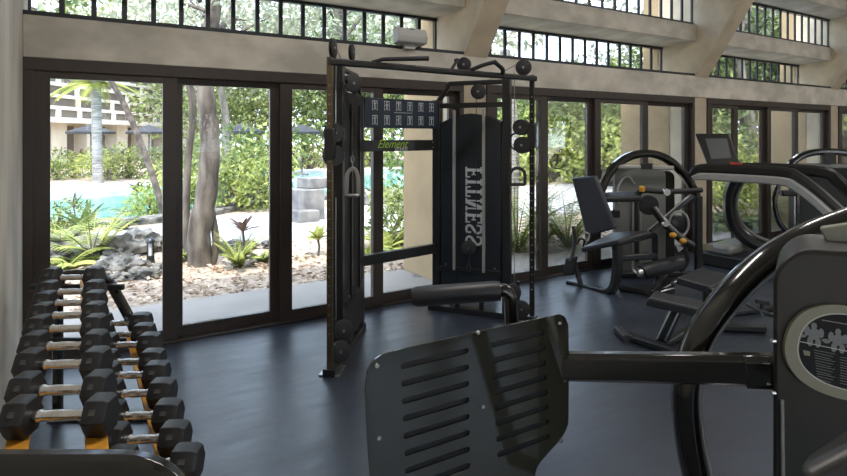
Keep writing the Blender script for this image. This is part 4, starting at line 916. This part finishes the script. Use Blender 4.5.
# oval placard
def egg(cx, cy, rx, ry, rot=0, nn=48, p=2.3):
    out = []
    for k in range(nn):
        a = 2*PI*k/nn; x = rx*math.copysign(abs(math.cos(a))**(2/p), math.cos(a)); y = ry*math.copysign(abs(math.sin(a))**(2/p), math.sin(a))
        out.append((cx+x*math.cos(rot)-y*math.sin(rot), cy+x*math.sin(rot)+y*math.cos(rot)))
    return out
def onh(a, b, c_): return at(847+a, 352-b, 1.75)-FW*(.012+c_)*1.0
sk = 1
outer = egg(2, -1, 66, 46, -.26); inner = egg(4, -1, 54, 37, -.26)
pl = shape2d([outer, inner], lambda a, b, c_: at(847+a, 352-b, 1.744)-FW*(c_), .014, 'placard_ring', 'beige', hs, bevel=.003)
rim = [at(847+a, 352-b, 1.738) for a, b in inner]; MB().tube(rim, .0022, 6, closed=True).build('placard_rim', 'silver', hs)
pf = MB().prism([at(847+a, 352-b, 1.746) for a, b in egg(4, -1, 55, 38, -.26)], -FW*.003).build('placard_face', 'face', hs)
def ink(pts, nm='printed_mark', m='dimprint'): return MB().prism([at(a, b, 1.7425) for a, b in pts], -FW*.0006).build(nm, m, pf, flat=True)
def line(a, b, w_, nm, m='dimprint'): return MB().bar([at(a[0], a[1], 1.7422), at(b[0], b[1], 1.7422)], .0006, w_, up=Vector((0, 0, 1))).build(nm, m, pf, flat=True)
line((800, 341.5), (870, 356), .0022, 'printed_rule', 'silver'); line((822, 320), (862, 327), .003, 'printed_title')
def muscle(cx, cy, k):
    mb = MB()
    for (x, y, rx, ry) in ((0, -8, 3, 3.4), (0, 0, 6, 6), (-7, -2, 3, 5), (7, -2, 3, 5), (-4, 8, 3, 5), (4, 8, 3, 5), (-11, 4, 3.4, 1.6), (11, 4, 3.4, 1.6)):
        mb.prism([at(cx+x+rx*math.cos(a), cy+y+ry*math.sin(a)+x*.2, 1.7425) for a in [2*PI*j/10 for j in range(10)]], -FW*.0005)
    mb.build('muscle_figure', 'dimprint', pf, flat=True)
muscle(814, 334, 0); muscle(838, 340, 1); muscle(862, 344, 2)
for r_ in range(12):
    y = 350+r_*2.6; line((814+r_*.3, y), (835-(r_ % 3)*2, y+4), .0016, 'text_line')
    if r_ < 11: line((840, y+7), (866-(r_ % 4)*3, y+12), .0016, 'text_line')
ink([(803, 350), (810, 351.5), (810, 356), (804, 355)], 'printed_badge', 'beige')
# arm from the shield to the housing
bS('shield_arm', [at(562, 366, 2.04), at(700, 368, 1.86), at(745, 369, 1.83), at(775, 371, 1.80)], .06, .098, 'gloss', c=.25)
bS('arm_sleeve', [at(744, 370, 1.83), at(776, 371, 1.80)], .068, .106, 'gloss', c=.25)
# the shield: a flat smoked plate with two ladders of slots over a black backing
P0 = at(365, 137, 1.62); P1 = at(568, 137, 2.03); WS = (P1-P0).length; us = (P1-P0)/WS; ns = Vector((us.y, -us.x, 0)); ns = -ns if ns.dot(FW) > 0 else ns
def onp(a, b, c_): return P0+us*(a*WS)+UP*(1.075-1.7-b)+ns*c_
out = [(.0, .09), (.012, .035), (.05, .008), (.12, .0), (.40, -.002), (.88, -.002), (.96, .004), (.99, .03), (1.0, .08), (1.0, .355), (.99, .405), (.95, .44), (.87, .475), (.81, .51), (.79, .57), (.70, .62), (.30, .64), (.12, .62), (.06, .54), (.03, .42), (.01, .25)]
sm = smooth([(a, b, 0) for a, b in out]+[(out[0][0], out[0][1], 0)], 4)[:-1]
loops = [[(p.x, p.y) for p in sm]]
def slot(x0, x1, y):
    r = .0095; q = r/WS; return [(x1+q*math.cos(t_), y+r*math.sin(t_)) for t_ in [-PI/2+PI*k/6 for k in range(7)]]+[(x0-q*math.cos(t_), y-r*math.sin(t_)) for t_ in [-PI/2+PI*k/6 for k in range(7)]]
for k in range(9): loops.append(slot(.155+.003*k, .44+.001*k, .05+k*.052))
for k in range(8): loops.append(slot(.572+.005*k, .845+.004*k, .05+k*.052))
M['smoke'] = mat('smoked glossy shield', (.034, .033, .023), .07, spec=.8, coat=.8)
sh_ = shape2d(loops, onp, .006, 'shield', 'smoke', S)
for q in sh_.data.polygons: q.use_smooth = False
for x0, x1, yb_ in ((.13, .47, .50), (.55, .90, .45)):
    MB().prism([onp(x0, .02, -.006), onp(x1, .02, -.006), onp(x1, yb_, -.006), onp(x0, yb_, -.006)], -ns*.004).build('slot_backing', 'black', S, flat=True)
for x, y in ((376, 365), (477, 332), (558.5, 323), (378, 437), (564, 380), (560, 440), (482, 406)):
    r_ = (x-423.5)/570; a = (P0-Vector((0, 0, 0))); rr, ff = (365-423.5)/570*1.62, 1.62; dr, df = (568-423.5)/570*2.03-rr, .41
    a = (r_*ff-rr)/(dr-r_*df); z = 1.7-(y-137)/570*(ff+df*a)
    MB().disc(onp(a, 1.075-z, .006), ns, .0065, .006, 12).build('screw', 'chrome', sh_)
# roller grip, its elbow post and the base
tb('roller_grip', [at(412, 297, 2.12), at(417, 296.5, 2.12), at(495, 291, 2.12), at(500, 291, 2.12)], .037, 'pad', S, n=18, sc_=[.75, 1, 1, .9])
tb('elbow_post', [at(490, 291, 2.12), at(510, 290, 2.12), at(513, 350, 2.12), at(520, 440, 2.12), at(526, 590, 2.12)], .026, 'gloss', S, fr=.07, n=14)
bS('post_mount', [at(512, 362, 2.14), at(540, 366, 2.1), at(566, 366, 2.06)], .05, .07)
MB().bar([fl(470, 2.05, .03), fl(700, 2.1, .03)], .12, .06, c=.2).build('base_beam', 'gloss', S, bevel=.004)
# leather pad at the lower right corner
slabpad('leather_pad', [at(792, 470, 1.22), at(800, 462, 1.45), at(862, 418, 1.5), at(880, 428, 1.22)], .10, 'leather', S, .03, -UP)
bS('pad_post', [at(840, 500, 1.45), at(840, 700, 1.6), at(840, 137+1.66*570/1.75, 1.75)], .07, .07, up=FW)

# ---------------------------------------------------------------- wall box under the strip window
t = thing('wall_speaker', 'pale grey wedge shaped box on the concrete ledge under the strip window', 'speaker', at(411, 47, 6.0))
xs0, xs1 = wx(396, 5.02), wx(425, 5.02)
MB().prism([(xs0, 5.09, 2.635), (xs0, 4.97, 2.655), (xs0, 4.95, 2.72), (xs0, 5.0, 2.80), (xs0, 5.09, 2.82)], (xs1-xs0, 0, 0)).build('casing', 'greywhite', t, bevel=.012)
MB().bx((xs0+xs1)/2-.03, (xs0+xs1)/2+.03, 4.99, 5.01, 2.79, 2.80).build('status_window', 'black', t)
MB().bx((xs0+xs1)/2-.06, (xs0+xs1)/2+.06, 5.03, 5.08, 2.60, 2.65).build('wall_bracket', 'greywhite', t)

# ---------------------------------------------------------------- unseen fill lamps added on the ceiling to brighten the room
li = 0
for x, y in FILLS:
    t = thing('fill_lamp', 'long white fill lamp added on the gym ceiling', 'fill lamp', (x, y, 4.6), 'added fill lamps')
    MB().bx(x-.9, x+.9, y-.12, y+.12, 4.58, 4.66).build('lamp_body', 'greywhite', t)
    al = bpy.data.lights.new('lamp', 'AREA'); al.shape = 'RECTANGLE'; al.size = 1.7; al.size_y = .2; al.energy = FILL; al.color = (1, .96, .92)
    ao = bpy.data.objects.new('lamp', al); COL.objects.link(ao); ao.parent = t; ao.location = (0, 0, -.025)
# ---------------------------------------------------------------- light, sky, camera
sc = bpy.context.scene
w = bpy.data.worlds.new('sky'); sc.world = w; w.use_nodes = True; nt = w.node_tree
bg = nt.nodes['Background']; sky = nt.nodes.new('ShaderNodeTexSky'); sky.sky_type = 'NISHITA'; sky.sun_disc = False
sky.sun_elevation = math.radians(66); sky.sun_rotation = math.radians(205); sky.air_density = 1.0; sky.dust_density = 3.5; sky.ozone_density = 1.5
mxs = nt.nodes.new('ShaderNodeMix'); mxs.data_type = 'RGBA'; mxs.inputs[0].default_value = .5
mxs.inputs[7].default_value = (6.6, 7.9, 10.2, 1)      # thin bright cloud
nt.links.new(sky.outputs[0], mxs.inputs[6]); nt.links.new(mxs.outputs[2], bg.inputs[0]); bg.inputs[1].default_value = SKY
sl = bpy.data.lights.new('sun', 'SUN'); sl.energy = SUN; sl.angle = .01; sl.color = (1, .95, .86)
so = bpy.data.objects.new('sun', sl); COL.objects.link(so)
el, az = math.radians(64), math.radians(208)         # the sun stands behind the building, to the left
d = Vector((math.sin(az)*math.cos(el), math.cos(az)*math.cos(el), math.sin(el)))
so.rotation_euler = d.to_track_quat('Z', 'Y').to_euler()
cam = bpy.data.cameras.new('camera'); co = bpy.data.objects.new('camera', cam); COL.objects.link(co)
co.location = (0, 0, 1.7); co.rotation_euler = (math.radians(90), 0, math.radians(-31.4))
cam.sensor_width = 36; cam.lens = 36*570/847; cam.shift_y = -101/847; cam.clip_start = .05; cam.clip_end = 400
sc.camera = co
vs = sc.view_settings; vs.view_transform = 'Standard'; vs.look = 'None'; vs.gamma = 1; vs.use_curve_mapping = False; vs.exposure = EXPO
sc.cycles.max_bounces = 10; sc.cycles.transparent_max_bounces = 24; sc.cycles.diffuse_bounces = 5
sc.cycles.use_denoising = True
try: sc.cycles.sample_clamp_indirect = 8
except Exception: pass
